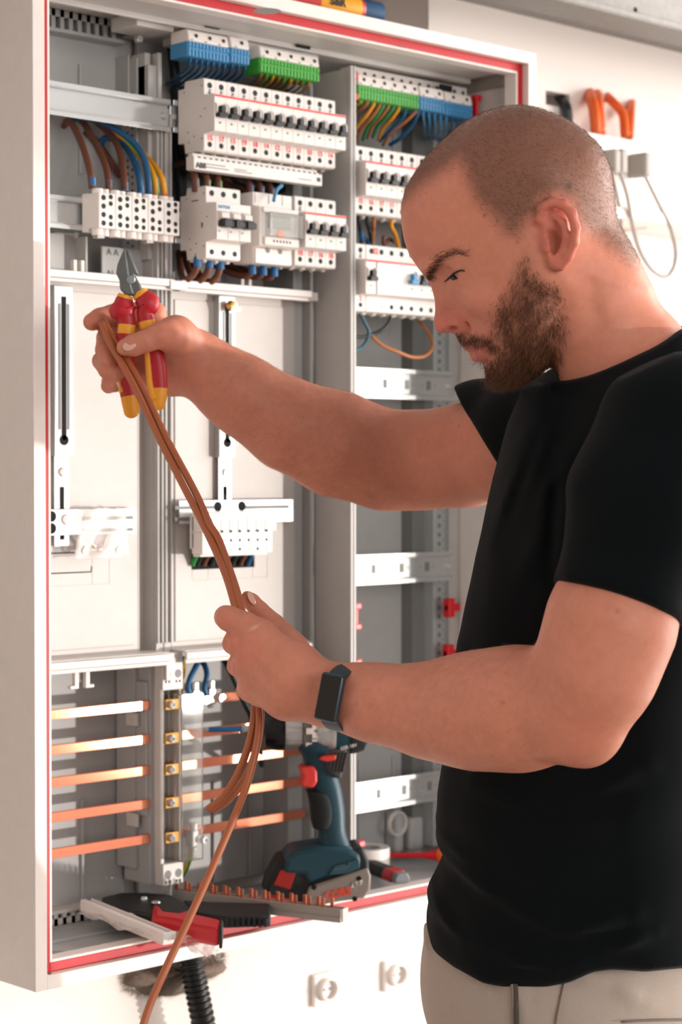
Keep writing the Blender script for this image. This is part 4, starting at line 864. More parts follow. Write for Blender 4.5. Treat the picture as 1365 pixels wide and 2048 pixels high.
t = thing('screwdriver', 'red and orange insulated screwdriver at the right end of the cabinet floor', 'screwdriver', (s0[0], s0[1], ZF+.011), R_)
mb = MB(); mb.lathe([(0, -.04), (.0032, -.04), (.0034, .0), (.004, sl*.3), (.0065, sl*.55), (.0065, sl*.62)], (0, 0, 0), (1, 0, 0), 16); mb.build('shaft', M_REDP, t, smooth=True, local=True)
mb = MB(); mb.lathe([(0, sl*.6), (.008, sl*.6), (.011, sl*.7), (.0105, sl*.85), (.012, sl*1.2), (.011, sl*1.6), (0, sl*1.62)], (0, 0, 0), (1, 0, 0), 18); mb.build('handle', mat('tool_orange', '#e0591e', .4), t, smooth=True, local=True)
# two dark parts and a keyhole fitting at the back of the right field
for (px, py, w_, h_) in ((797, 1660, .016, .05), (830, 1670, .028, .05), (872, 1690, .02, .035)):
    p = at(px, py, .17); mb = MB(); mb.box((p[0]-w_/2, .165, Z(.03)), (p[0]+w_/2, BY, p[2]+h_/2)); mb.build('cable_gland_block', M_SHELL, cab, bevel=.006, seg=3)
p = at(800, 1648, .16); mb = MB(); mb.lathe([(.013, 0), (.0145, -.004), (.0165, -.004), (.018, 0)], (p[0], .165, p[2]), (0, 1, 0), 24, (False, False)); mb.build('round_gland', M_LGREY, cab, smooth=True)

# comb busbar with copper forks, lying across the front edge
e0 = np.array(on_floor(340, 1782, ZF+.014)); e1 = np.array(on_floor(683, 1834, ZF+.014))
a0 = dep(338, 1806, 2.435); a1 = dep(682, 1848, 2.40)
a0 = np.array(atz(338, 1806, ZF+.003)); a1 = np.array(atz(682, 1847, ZF+.003))
cx_ = Vector((a1[0]-a0[0], a1[1]-a0[1], 0)); cl = cx_.length
cb = thing('fork_busbar', 'grey plastic busbar with two rows of copper forks, lying across the front edge', 'busbar', (a0[0], a0[1], ZF+.0035), basis(cx_, ZV.cross(cx_)))
mb = MB(); mb.box((0, 0, 0), (cl, .0022, .0155)); mb.box((0, .0022, 0), (cl, .016, .002)); mb.box((0, .008, .002), (cl, .010, .0145)); mb.box((0, .0145, .002), (cl, .0165, .015)); mb.box((0, -.0012, .0), (cl, 0, .006))
mb.build('rail', mat('busbar_grey', '#a8a29c', .45), cb, bevel=.0004, local=True)
mb = MB(); mb.box((cl-.001, .0022, .001), (cl+.0015, .0158, .0155)); mb.build('end_cap', mat('end_cap', '#c9bfb5', .5), cb, bevel=.0006, local=True)
nf = 12
for r_ in range(2):
    for k in range(nf):
        x = .008+(cl-.016)*(k+(.45 if r_ else 0))/nf; y = .0045+r_*.0075
        q = MB(); q.box((x-.0022, y, .004), (x+.0022, y+.0014, .0252)); q.box((x-.006, y, .004), (x+.006, y+.0014, .0150)); q.build('fork', M_COPPER, cb, bevel=.0003, local=True)['label'] = 'copper fork'
# crimping pliers, black head and red grip
h0 = atz(202, 1812, ZF+.014); h1 = atz(330, 1836, ZF+.014); g1 = atz(444, 1860, ZF+.014)
def Q(px, py, z): return Vector(atz(px, py, ZF+z))
cr = thing('crimping_pliers', 'black crimping pliers with a thick red grip lying on the front edge', 'pliers', Q(300, 1830, 0))
def slab(pts, z0, z1, name, m, bev=.003):
    V = [Q(a, b, (z0+z1)/2) for a, b in pts]; n = len(V)
    ar = sum(V[i].x*V[(i+1) % n].y-V[(i+1) % n].x*V[i].y for i in range(n))
    if ar < 0: V = V[::-1]
    mb = MB(); mb.add([Vector((v.x, v.y, ZF+z0)) for v in V]+[Vector((v.x, v.y, ZF+z1)) for v in V], [tuple(range(n))[::-1], tuple(range(n, 2*n))]+[(i, (i+1) % n, (i+1) % n+n, i+n) for i in range(n)])
    return mb.build(name, m, cr, bevel=bev, seg=3, smooth=True)
slab([(203, 1808), (240, 1798), (295, 1798), (345, 1803), (372, 1818), (350, 1838), (300, 1842), (240, 1830), (206, 1822)], .004, .020, 'head', M_BLACK)
slab([(300, 1800), (330, 1794), (360, 1802), (385, 1822), (360, 1830), (325, 1826)], .020, .0245, 'cover', M_RUB, .002)
slab([(306, 1822), (326, 1818), (346, 1832), (400, 1846), (444, 1856), (440, 1878), (385, 1868), (345, 1856), (303, 1850)], .0035, .024, 'grip', mat('grip_red', '#c01a24', .42), .006)['label'] = 'thick red grip'
slab([(440, 1857), (447, 1858), (445, 1880), (438, 1879)], .0035, .024, 'grip_end', M_RUB, .003)
slab([(366, 1810), (420, 1814), (541, 1817), (542, 1842), (450, 1846), (390, 1836)], .003, .016, 'lower_handle', M_RUB, .003)
for k in range(9):
    px = 440+k*11; slab([(px, 1843.5), (px+7, 1843), (px+7, 1845.5), (px, 1846)], .0045, .0145, 'handle_rib', M_BLACK, .0004)
p = Q(312, 1805, .0245); q = MB(); q.lathe([(0, .0015), (.005, .0014), (.0055, 0), (0, 0)], (p.x, p.y, ZF+.0245), (0, 0, 1), 18); q.build('pivot', M_STEEL, cr, smooth=True)
p = Q(288, 1800, .020); q = MB(); q.lathe([(0, .004), (.003, .004), (.0042, .002), (.0042, 0), (0, 0)], (p.x, p.y, ZF+.020), (0, 0, 1), 14); q.build('adjusting_screw', M_STEEL, cr, smooth=True)
# white plastic strip in its bag
w0 = Q(172, 1820, .012); w1 = Q(337, 1888, .004)
u_ = (w1-w0); ul = u_.length; R_ = basis(u_, ZV.cross(u_))
ws = thing('plastic_trim', 'short white plastic trim profile sticking out of its clear bag', 'plastic trim', (w0.x, w0.y, w0.z), R_)
mb = MB(); mb.box((0, -.008, .0), (ul, .008, .0022)); mb.box((0, -.008, .0022), (ul, -.0062, .012)); mb.box((0, .0062, .0022), (ul, .008, .013)); mb.box((0, -.008, .0115), (ul, -.001, .0132)); mb.build('profile', M_WHITE, ws, bevel=.0006, local=True)
mb = MB(); mb.box((ul-.001, -.0085, .0), (ul+.002, .0085, .0135)); mb.build('end_face', M_WHITE, ws, bevel=.001, local=True)
# crumpled clear bag: a folded thin sheet
def film(name, label, corners, nx, ny, amp, seed, cat='plastic bag'):
    rnd = random.Random(seed); ph = [(rnd.uniform(5, 16), rnd.uniform(5, 16), rnd.uniform(0, 6)) for _ in range(7)]
    c00, c10, c01, c11 = [Vector(c) for c in corners]; V = []; Fs = []
    for i in range(nx+1):
        for j in range(ny+1):
            u, v = i/nx, j/ny; p = c00*(1-u)*(1-v)+c10*u*(1-v)+c01*(1-u)*v+c11*u*v
            h = sum(abs(math.sin(a*u+b*v+c)) for a, b, c in ph)/len(ph)
            p = p+ZV*h*amp+Vector(FW)*(-.5*amp*math.sin(9*u+5*v+seed)); V.append(p)
    for i in range(nx):
        for j in range(ny): a = i*(ny+1)+j; Fs.append((a, a+1, a+ny+2, a+ny+1))
    mb = MB(); mb.add(V, Fs); o = mb.build(name, M_FILM, smooth='all'); s = o.modifiers.new('s', 'SOLIDIFY'); s.thickness = .0002
    return tag(o, label, cat)
film('plastic_bag', 'crumpled clear plastic bag under the white trim, hanging over the front edge', [Q(150, 1846, .003), Q(330, 1898, .002), Q(250, 1800+22, .006), Q(440, 1886, -.004)], 26, 16, .016, 3)
film('plastic_bag', 'bunched end of clear plastic film hanging below the red grip', [Q(330, 1880, -.002), Q(412, 1930, -.02), Q(400, 1866, -.002), Q(440, 1915, -.02)], 18, 16, .012, 8)
p = Q(196, 1893, -.004); q = Q(219, 1893, -.004); mb = MB(); mb.tube([p+Vector((0, 0, .0)), q], .0027, 12); o = mb.build('sleeve_piece', mat('sleeve_teal', '#145f73', .45), smooth=True); tag(o, 'tiny blue-green plastic sleeve lying on the cabinet floor', 'cable sleeve')
# bag of screws hanging on the left bracket
pts = [at(168, 1024, .110), at(252, 1022, .110), at(148, 1126, .108), at(258, 1122, .108)]
film('plastic_bag', 'small clear bag of screws hanging on the left bracket', pts, 14, 18, .006, 5)
for k, (a, b) in enumerate((((176, 1078), (188, 1094)), ((213, 1072), (207, 1089)), ((229, 1074), (222, 1089)), ((170, 1101), (200, 1098)), ((237, 1100), (215, 1097)))):
    p = Vector(at(*a, .1125)); q = Vector(at(*b, .1125)); mb = MB(); mb.tube([p, p+(q-p)*.8, p+(q-p)*.82, q], [.0021, .0021, .0046 if k > 2 else .0034, .0046 if k > 2 else .0034], 12); o = mb.build('machine_screw', mat('pink_brass', '#c9a493', .3, .9), smooth=True); tag(o, ('leftmost slanting screw standing up in the clear bag', 'middle screw standing up in the clear bag, left of a pair', 'right screw standing up in the clear bag, right of a pair', 'left screw lying flat at the bottom of the clear bag', 'right screw lying flat at the bottom of the clear bag')[k], 'screw', 'screws in the clear bag')
for k, (a, b) in enumerate(((170, 1101), (237, 1100))):
    p = at(a, b, .1115); mb = MB(); mb.lathe([(.0022, 0), (.0022, -.002), (.0058, -.002), (.0058, 0), (.0022, 0)], (p[0], p[1], p[2]), (-.3, 1, .2), 18, (False, False)); o = mb.build('washer', mat('washer_metal', '#d9cfc9', .3, .8), smooth=True); tag(o, ('left', 'right')[k]+' round metal washer at the bottom of the clear bag', 'washer', 'washers in the clear bag')

# ------------------------------------------------------------------ wall things
def socket(px, py, name_l):
    p = at(px, py, CD); t = thing('wall_socket', name_l, 'socket', (p[0], CD, p[2]))
    mb = MB(); mb.box((-.022, -.008, -.022), (.022, 0, .022)); mb.build('plate', M_WHITE, t, bevel=.003, local=True)
    mb = MB(); mb.lathe([(.0125, 0), (.0125, .008), (.014, .009), (.0155, .008), (.016, 0)], (0, -.0075, 0), (0, -1, 0), 36, (False, False)); mb.build('rim', M_WHITE, t, smooth=True, local=True)
    mb = MB(); mb.lathe([(0, .0015), (.0122, .0015), (.0125, 0), (0, 0)], (0, -.0075, 0), (0, -1, 0), 30); mb.build('insert', mat('socket_insert', '#d9d3ce', .5), t, smooth=True, local=True)
    for s in (-1, 1): mb = MB(); mb.disc((s*.005, -.0092, 0), (0, -1, 0), .0018, 12); mb.build('pin_hole', M_HOLE, t, local=True)
socket(645, 1976, 'white wall socket nearer the cabinet, below its bottom edge'); socket(785, 1947, 'white wall socket further right, beside the man')
# conduit and the wool round the hole it leaves by
cp = [at(378, 1884, .175), at(385, 1935, .165), at(396, 1990, .160), at(409, 2060, .160), at(418, 2140, .165)]
P = catmull(cp, 22); rr = [.0155 if (i//2) % 2 == 0 else .0128 for i in range(len(P))]
mb = MB(); mb.tube(P, rr, 20); tag(mb.build('corrugated_conduit', mat('conduit_black', '#15191a', .45), smooth=True, ang=25), 'black corrugated conduit hanging down below the cabinet', 'conduit')
def lump(px, py, Y, rx, rz, seed, n=36, m=10):
    c = at(px, py, Y); rnd = random.Random(seed); ph = [(rnd.randint(2, 9), rnd.uniform(0, 6), rnd.uniform(.02, .09)) for _ in range(8)]; rings = []
    for i in range(m+1):
        f = i/m; ring = []
        for k in range(n):
            a = 2*math.pi*k/n; s = 1+sum(w_*math.sin(q_*a+p_+f*3) for q_, p_, w_ in ph)
            ring.append(Vector((c[0]+math.cos(a)*rx*s*math.sin(f*math.pi/2)**.7, Y-.022*math.cos(f*math.pi/2)*(1+.3*math.sin(5*a+seed)) , c[2]+math.sin(a)*rz*s*math.sin(f*math.pi/2)**.7)))
        rings.append(ring)
    mb = MB(); mb.ring_loft(rings, (True, False)); return mb
M_WOOL = mat('mineral_wool', '#8d7d72', .95, bump=1., bscale=900, var=.35, scale=220)
wl = lump(345, 1935, CD+.002, .080, .032, 4); wr_ = random.Random(9); c = at(345, 1935, CD)
for k in range(2600):                          # loose fibres
    a = wr_.uniform(0, 6.283); q = math.sqrt(wr_.random())*1.02; p = Vector((c[0]+math.cos(a)*.080*q, CD-.022*math.sqrt(max(0, 1-q*q*.95))+.002, c[2]+math.sin(a)*.032*q))
    d = Vector((wr_.gauss(0, 1)+math.cos(a)*q, wr_.gauss(0, .7)-.4, wr_.gauss(0, 1)+math.sin(a)*q)).normalized()*wr_.uniform(.006, .014); s_ = d.orthogonal().normalized()*.00035
    wl.add([p+s_, p-s_, p+d], [(0, 1, 2)])
tag(wl.build('insulation_wool', M_WOOL, smooth='all'), 'brown mineral wool stuffed round the conduit hole in the wall', 'insulation', kind='stuff')
# white duct box with orange conduits, plugs and cords
p0 = at(1172, 262, .13); p1 = at(1365, 300, .13)
zt = p0[2]; zb = at(1230, 412, .13)[2]
t = thing('wall_duct', 'white wall duct box with the orange conduits running into its top', 'duct', (p0[0], CD, zb))
mb = MB(); mb.box((p0[0], .13, zb), (2.2, CD, zt)); mb.build('body', M_WHITE, t, bevel=.003)
zl = at(1230, 428, .10)[2]; zl2 = at(1230, 455, .10)[2]
mb = MB(); mb.box((p0[0]-.3, .12, zl), (2.2, CD, zb)); mb.build('ledge', M_WHITE, t, bevel=.002)
p = at(1300, 445, .16); mb = MB(); mb.box((p[0], .165, p[2]-.01), (2.2, CD, p[2])); mb.build('lower_ledge', M_WHITE, t, bevel=.002)
M_ORC = mat('conduit_orange', '#e8672a', .45)
for k, (pts_, d) in enumerate((([(1176, 178, CD+.02), (1184, 200, .19), (1190, 225, .175), (1193, 268, .17)], 'leftmost orange conduit'), ([(1193, 182, CD+.02), (1197, 205, .19), (1201, 268, .17)], 'second orange conduit from the left'), ([(1208, 186, CD+.02), (1225, 203, .195), (1246, 228, .18), (1251, 272, .17)], 'third orange conduit from the left, the slanting one'), ([(1264, 196, CD+.02), (1262, 225, .19), (1259, 273, .17)], 'rightmost orange conduit'))):
    tag_ = wire('orange_conduit', d+' running into the white duct', M_ORC, pts_, .0085 if k < 2 else .007, 'orange conduits into the white duct', cat='conduit', n=14)
t = None
M_PLUG = mat('plug_grey', '#a59d97', .5)
for k, (px, py, pts_, d) in enumerate(((1219, 322, [(1222, 340, .10), (1236, 395, .115), (1243, 460, .14), (1240, 560, .16)], 'left grey cord with its plug'), (1233, 322, [(1240, 340, .10), (1255, 390, .11), (1266, 450, .12), (1280, 500, .12), (1305, 540, .12), (1333, 553, .12), (1350, 530, .12), (1352, 490, .13), (1340, 450, .13)], 'middle grey cord hanging in a loop'), (1281, 328, [(1288, 345, .10), (1305, 380, .11), (1325, 420, .12), (1342, 455, .12), (1352, 500, .125), (1350, 530, .13)], 'right grey cord with its plug'))):
    t = thing('plug_cord', d+' on the white duct', 'power cord', at(px, py, .125), group='grey cords on the white duct')
    c = at(px, py, .112); mb = MB(); mb.box((c[0]-.008, .095, c[2]-.020), (c[0]+.008, .1295, c[2]+.016)); mb.build('plug', M_PLUG, t, bevel=.004)
    mb = MB(); mb.tube([at(*q) for q in pts_], .0032, 8, smoothn=8); mb.build('cord', M_PLUG, t, smooth='all')
# dark hole right of the cabinet with a black cable
wire('cable', 'black cable hanging out of the dark hole in the wall beside the cabinet', M_BLACKW, [(1112, 186, CD+.05), (1124, 200, CD+.01), (1133, 215, .20), (1136, 240, .198), (1137, 300, .2)], .008, cat='cable')
# galvanised track high up on the wall
yb = .04; zk = at(1365, 95, yb)[2]; yf = yb
for i in range(200):
    yf -= .001
    if at(1365, 62, yf)[2] <= zk: break
M_GALV = mat('galvanised', '#86837f', .55, .3, var=.22, scale=90)
tr = thing('steel_track', 'galvanised steel track running along the top right of the wall', 'track', (1.2, yb, zk))
mb = MB(); mb.box((-.4, yf, zk), (2.6, yb, zk+.002)); mb.box((-.4, yf, zk+.002), (2.6, yf+.002, zk+.010)); mb.box((-.4, yf+.014, zk+.002), (2.6, yf+.016, zk+.07)); mb.box((-.4, yb-.002, zk+.002), (2.6, yb, zk+.07)); mb.box((-.4, yb, zk+.05), (2.6, CD, zk+.055)); mb.build('channel', M_GALV, tr, bevel=.0008)
p = at(1272, 20, yf+.0138); mb = MB(); mb.disc((p[0], yf+.0137, p[2]), (0, -1, 0), .004, 14); mb.build('bolt_hole', M_HOLE, tr)
# screwdriver lying on top of the cabinet in the niche
zs = Z(CH)+.015
s0 = atz(560, -8, zs); s1 = atz(758, 28, zs); sx = Vector((s1[0]-s0[0], s1[1]-s0[1], 0)); sl = sx.length
t = thing('screwdriver', 'red, yellow and blue screwdriver handle lying on top of the cabinet', 'screwdriver', (s0[0], s0[1], zs), basis(sx, ZV.cross(sx)))
mb = MB(); mb.lathe([(0, -.08), (.004, -.08), (.004, .0), (.013, .004), (.0148, sl*.3), (.0148, sl*.78), (.012, sl*.82), (0, sl*.82)], (0, 0, 0), (1, 0, 0), 20); mb.build('handle', mat('driver_red', '#c1332c', .4), t, smooth=True, local=True)
mb = MB(); mb.lathe([(.0148, sl*.34), (.0153, sl*.36), (.0153, sl*.74), (.0148, sl*.76)], (0, 0, 0), (1, 0, 0), 20, (False, False)); mb.build('band', mat('driver_yellow', '#eba52a', .4), t, smooth=True, local=True)
mb = MB(); mb.lathe([(.0, sl*.78), (.013, sl*.78), (.0145, sl*.88), (.014, sl*1.0), (.0, sl*1.0)], (0, 0, 0), (1, 0, 0), 20); mb.build('end_grip', mat('driver_blue', '#31557a', .5), t, smooth=True, local=True)
mb = MB(); mb.lathe([(.0, sl*.985), (.0105, sl*.985), (.0095, sl*1.015), (0, sl*1.02)], (0, 0, 0), (1, 0, 0), 16); mb.build('end_cap', mat('driver_red', '#c1332c'), t, smooth=True, local=True)
vd = Vector((0, -.8, .1))
o_ = Vector((sl*.42, -.0156, .001)); textmesh('S&R', .014, o_, XV, ZV, lift=.0004, bold=.0006).build('lettering', M_BLACK, t, local=True)
# ------------------------------------------------------------------ signed-distance sculpting (numpy) + surface nets
class Op:
    def __init__(s, fn, c, r, k=0., sub=False): s.fn, s.c, s.r, s.k, s.sub = fn, np.array(c, float), r, k, sub
def smin(a, b, k):
    if k <= 0: return np.minimum(a, b)
    h = np.maximum(k-np.abs(a-b), 0)/k; return np.minimum(a, b)-h*h*k*.25
def cone(a, b, ra, rb):
    a, b = np.array(a, float), np.array(b, float); ba = b-a; l2 = max(ba@ba, 1e-12)
    def f(P):
        h = np.clip(((P-a)@ba)/l2, 0, 1); d = P-a-h[:, None]*ba; return np.sqrt((d*d).sum(1))-(ra+(rb-ra)*h)
    return f, (a+b)/2, np.sqrt(l2)/2+max(ra, rb)
def U_cone(a, b, ra, rb, k=.006): f, c, r = cone(a, b, ra, rb); return Op(f, c, r, k)
def chain(pts, rad, k=.004):                  # smooth chain of tapered segments as one op
    seg = [cone(pts[i], pts[i+1], rad[i], rad[i+1]) for i in range(len(pts)-1)]
    P0 = np.array(pts, float); c = (P0.min(0)+P0.max(0))/2; r = np.sqrt(((P0-c)**2).sum(1)).max()+max(rad)
    def f(P):
        d = seg[0][0](P)
        for s_ in seg[1:]: d = smin(d, s_[0](P), k)
        return d
    return f, c, r
def U_chain(pts, rad, k=.006, ki=.004, sub=False): f, c, r = chain(pts, rad, ki); return Op(f, c, r, k, sub)
def ellip(c, axes, semi):                     # axes: rows = unit vectors
    c = np.array(c, float); A = np.array(axes, float); S = np.array(semi, float); m = S.min()
    def f(P):
        q = ((P-c)@A.T)/S; l = np.sqrt((q*q).sum(1)); g = np.sqrt(((q/S)**2).sum(1))+1e-9; return l*(l-1)/g*np.clip(1, 0, 1)
    return f, c, S.max()
def U_ell(c, axes, semi, k=.006, sub=False): f, cc, r = ellip(c, axes, semi); return Op(f, cc, r, k, sub)
def ball_op(c, r, k=.006, sub=False):
    c = np.array(c, float); return Op(lambda P: np.sqrt(((P-c)**2).sum(1))-r, c, r, k, sub)
def plane_cut(p, n, k=.001):                  # remove everything on the +n side
    p = np.array(p, float); n = np.array(n, float); n = n/np.linalg.norm(n)
    return Op(lambda P: -((P-p)@n), p, 99., k, True)
def evaluate(ops, P, c=None, R=0.):
    d = np.full(len(P), .5)
    for o in ops:
        if c is not None and o.r < 50 and np.linalg.norm(o.c-c)-o.r > R+o.k+.05: continue
        e = o.fn(P)
        d = -smin(-d, e, o.k) if o.sub else smin(d, e, o.k)
    return d
def surface_nets(ops, lo, hi, h, disp=None):
    N = 14; B = N*h; lo = np.array(lo, float); nb = np.ceil((np.array(hi)-lo)/B).astype(int)
    ii = np.stack(np.meshgrid(*[np.arange(n) for n in nb], indexing='ij'), -1).reshape(-1, 3)
    cen = lo+(ii+.5)*B; R = B*.87
    dc = np.concatenate([evaluate(ops, cen[i:i+40000]) for i in range(0, len(cen), 40000)])
    ii = ii[np.abs(dc) < R*1.7+.012]
    g = np.stack(np.meshgrid(*[np.arange(N+1)]*3, indexing='ij'), -1).reshape(-1, 3)
    dims = nb*N+1; ids, pos, quads = [], [], []
    def key(c): return (c[:, 0].astype(np.int64)*dims[1]+c[:, 1])*dims[2]+c[:, 2]
    for b in ii:
        base = b*N; P = lo+(base+g)*h; c = lo+(base+N/2)*h
        d = evaluate(ops, P, c, R)
        if disp is not None: d = d+disp(P)
        if d.min() > 0 or d.max() < 0: continue
        d = d.reshape(N+1, N+1, N+1); s = d < 0
        cs = np.zeros((N, N, N), int)
        for x in (0, 1):
            for y in (0, 1):
                for z in (0, 1): cs += s[x:N+x, y:N+y, z:N+z]
        cell = np.argwhere((cs > 0) & (cs < 8))
        if not len(cell): continue
        acc = np.zeros((len(cell), 3)); cnt = np.zeros(len(cell))
        for ax in range(3):
            for u in (0, 1):
                for v in (0, 1):
                    a = cell.copy(); o1, o2 = (ax+1) % 3, (ax+2) % 3; a[:, o1] += u; a[:, o2] += v; e = a.copy(); e[:, ax] += 1
                    da = d[a[:, 0], a[:, 1], a[:, 2]]; de = d[e[:, 0], e[:, 1], e[:, 2]]; m = (da < 0) != (de < 0)
                    t = np.where(m, da/(np.where(m, da-de, 1)), 0); q = a.astype(float); q[:, ax] += t
                    acc += q*m[:, None]; cnt += m
        ids.append(key(cell+base)); pos.append(lo+(base+acc/cnt[:, None])*h)
        for ax in range(3):
            o1, o2 = (ax+1) % 3, (ax+2) % 3
            sl = [slice(0, N)]*3; sa = s[tuple(sl)]; sl2 = list(sl); sl2[ax] = slice(1, N+1); sb = s[tuple(sl2)]
            for flip, e in ((False, np.argwhere(sa & ~sb)), (True, np.argwhere(~sa & sb))):
                if not len(e): continue
                e = e+base; q = []
                for u, v in ((0, 0), (-1, 0), (-1, -1), (0, -1)): c_ = e.copy(); c_[:, o1] += u; c_[:, o2] += v; q.append(key(c_))
                q = np.stack(q, 1); quads.append(q[:, ::-1] if flip else q)
    ids = np.concatenate(ids); pos = np.concatenate(pos); quads = np.concatenate(quads)
    order = np.argsort(ids); ids, pos = ids[order], pos[order]
    k = np.searchsorted(ids, quads); k = np.clip(k, 0, len(ids)-1); ok = (ids[k] == quads).all(1)
    return pos, k[ok]
def np_mesh(name, V, Fq, smooth=True):
    me = bpy.data.meshes.new(name); n = Fq.shape[1]
    me.vertices.add(len(V)); me.vertices.foreach_set('co', V.astype(np.float32).ravel())
    me.loops.add(Fq.size); me.loops.foreach_set('vertex_index', Fq.astype(np.int32).ravel())
    me.polygons.add(len(Fq)); me.polygons.foreach_set('loop_start', np.arange(0, Fq.size, n, dtype=np.int32))
    me.polygons.foreach_set('use_smooth', np.ones(len(Fq), bool)); me.update(calc_edges=True); me.validate(); return me
def vnormals(V, Fq):
    n = np.cross(V[Fq[:, 2]]-V[Fq[:, 0]], V[Fq[:, 3]]-V[Fq[:, 1]]); out = np.zeros_like(V)
    for i in range(4): np.add.at(out, Fq[:, i], n)
    return out/np.maximum(np.linalg.norm(out, axis=1, keepdims=True), 1e-12)
def relax(V, Fq, it=1, lam=.5):
    for _ in range(it):
        s = np.zeros_like(V); c = np.zeros(len(V))
        for i in range(4):
            j = (i+1) % 4; np.add.at(s, Fq[:, i], V[Fq[:, j]]); np.add.at(s, Fq[:, j], V[Fq[:, i]]); np.add.at(c, Fq[:, i], 1); np.add.at(c, Fq[:, j], 1)
        V = V+lam*(s/np.maximum(c, 1)[:, None]-V)
    return V

# ------------------------------------------------------------------ the man: profile frame. px coordinates (x, y) at 1.80 m plus t towards the viewer
HD = 1.80; S = HD/F_PX; HC0 = (1010., 460.)
H0 = dep(HC0[0], HC0[1], HD); hf = ray(*HC0); hf = hf/np.linalg.norm(hf)
hx = RT-hf*(RT@hf); hx /= np.linalg.norm(hx); hy = np.cross(hx, hf)         # right, up
hy = hy/np.linalg.norm(hy)
if hy[2] < 0: hy = -hy
def W3(x, y, t=0.): return H0+hx*(x-HC0[0])*S-hy*(y-HC0[1])*S-hf*t*S
def loc(P):
    q = P-H0; return HC0[0]+(q@hx)/S, HC0[1]-(q@hy)/S, -(q@hf)/S
HA = np.array([hx, -hy, -hf])
def ellP(x, y, t, sx, sy, st, k=8., sub=False, rot=0.):
    c, s_ = math.cos(rot), math.sin(rot); A = np.array([hx*c-hy*s_, -hx*s_-hy*c, -hf]); return U_ell(W3(x, y, t), A, (sx*S, sy*S, st*S), k*S, sub)
def chP(pts, rad, k=8., ki=6., sub=False): return U_chain([W3(*p) for p in pts], [r*S for r in rad], k*S, ki*S, sub)
def poly_sd(poly, X, Y):                      # signed distance to a polygon, negative inside
    p = np.array(poly, float); q = np.roll(p, -1, 0); d = np.full(X.shape, 1e9); ins = np.zeros(X.shape, bool)
    for a, b in zip(p, q):
        e = b-a; wx, wy = X-a[0], Y-a[1]; t = np.clip((wx*e[0]+wy*e[1])/max(e@e, 1e-9), 0, 1); d = np.minimum(d, (wx-e[0]*t)**2+(wy-e[1]*t)**2)
        cr = ((a[1] > Y) != (b[1] > Y)); 
        if abs(b[1]-a[1]) > 1e-9: ins ^= cr & (X < (b[0]-a[0])*(Y-a[1])/(b[1]-a[1])+a[0])
    d = np.sqrt(d); return np.where(ins, -d, d)
class Grid2:
    def __init__(s, x0, y0, x1, y1, st, fn): 
        s.x0, s.y0, s.st = x0, y0, st; X, Y = np.meshgrid(np.arange(x0, x1, st), np.arange(y0, y1, st), indexing='ij'); s.a = fn(X.astype(float), Y.astype(float)); s.n = s.a.shape
    def __call__(s, x, y):
        u = np.clip((x-s.x0)/s.st, 0, s.n[0]-1.001); v = np.clip((y-s.y0)/s.st, 0, s.n[1]-1.001); i, j = u.astype(int), v.astype(int); f, g = u-i, v-j
        return (s.a[i, j]*(1-f)*(1-g)+s.a[i+1, j]*f*(1-g)+s.a[i, j+1]*(1-f)*g+s.a[i+1, j+1]*f*g)
def rbf(pts):
    p = np.array(pts, float); n = len(p); D = np.sqrt(((p[:, None, :2]-p[None, :, :2])**2).sum(2)); A = np.zeros((n+1, n+1)); A[:n, :n] = D+np.eye(n)*-2.; A[:n, n] = A[n, :n] = 1
    w = [np.linalg.solve(A, np.append(p[:, 2+i], 0)) for i in range(p.shape[1]-2)]
    def f(i):
        def g(X, Y):
            o = np.full(X.shape, w[i][n])
            for k in range(n): o = o+w[i][k]*np.sqrt((X-p[k, 0])**2+(Y-p[k, 1])**2)
            return o
        return g
    return f
def pillow(poly, ctrl, box, c, r, k=0., st=3, minT=8., minR=8.):
    g = Grid2(*box, st, lambda X, Y: poly_sd(poly, X, Y)); f = rbf(ctrl); gT = Grid2(*box, 6, f(0)); gR = Grid2(*box, 6, f(1))
    def fn(P):
        x, y, t = loc(P); d2 = g(x, y); T = np.maximum(gT(x, y), minT); R = np.maximum(gR(x, y), minR)
        q = np.maximum(1+d2/R, 0); v = (np.sqrt(q*q+(t/T)**2)-1)*np.minimum(R, T)
        return np.maximum(v, d2*.0-9e9)*S*.9
    return Op(fn, c, r, k)
def seg2(segs):                               # raised (+) or sunk (-) soft lines on the near side: (x0,y0,x1,y1,amp px,width px)
    def f(P, side=1):
        x, y, t = loc(P); o = np.zeros(len(P))
        for (a, b, c, d, am, wd) in segs:
            e0, e1 = c-a, d-b; u = np.clip(((x-a)*e0+(y-b)*e1)/(e0*e0+e1*e1), 0, 1); q = ((x-a-u*e0)**2+(y-b-u*e1)**2)/(wd*wd)
            o -= am*np.exp(-q)*np.sin(np.pi*np.clip(u, .12, .88))
        return o*S*(t > 0)
    return f
HEAD = [(1290,575),(1271,541),(1252,508),(1241,478),(1232,449),(1229,412),(1225,376),(1220,347),(1209,317),(1190,288),(1165,266),(1132,244),(1091,227),(1062,218),(1036,215),(1007,218),(970,227),(937,242),(908,262),(879,288),(853,314),(831,343),(811,376),(803,410),(802,430),(804,456),(809,482),(820,511),(835,533),(848,550),(857,561),(865,577),(871,600),(872,621),(869,645),(872,659),(882,667),(900,665),(914,668),(922,680),(928,689),(940,696),(949,699),(946,706),(950,714),(960,722),(970,728),(977,740),(981,754),(996,764),(1020,766),(1050,758),(1090,737),(1130,690),(1160,640),(1220,620)]
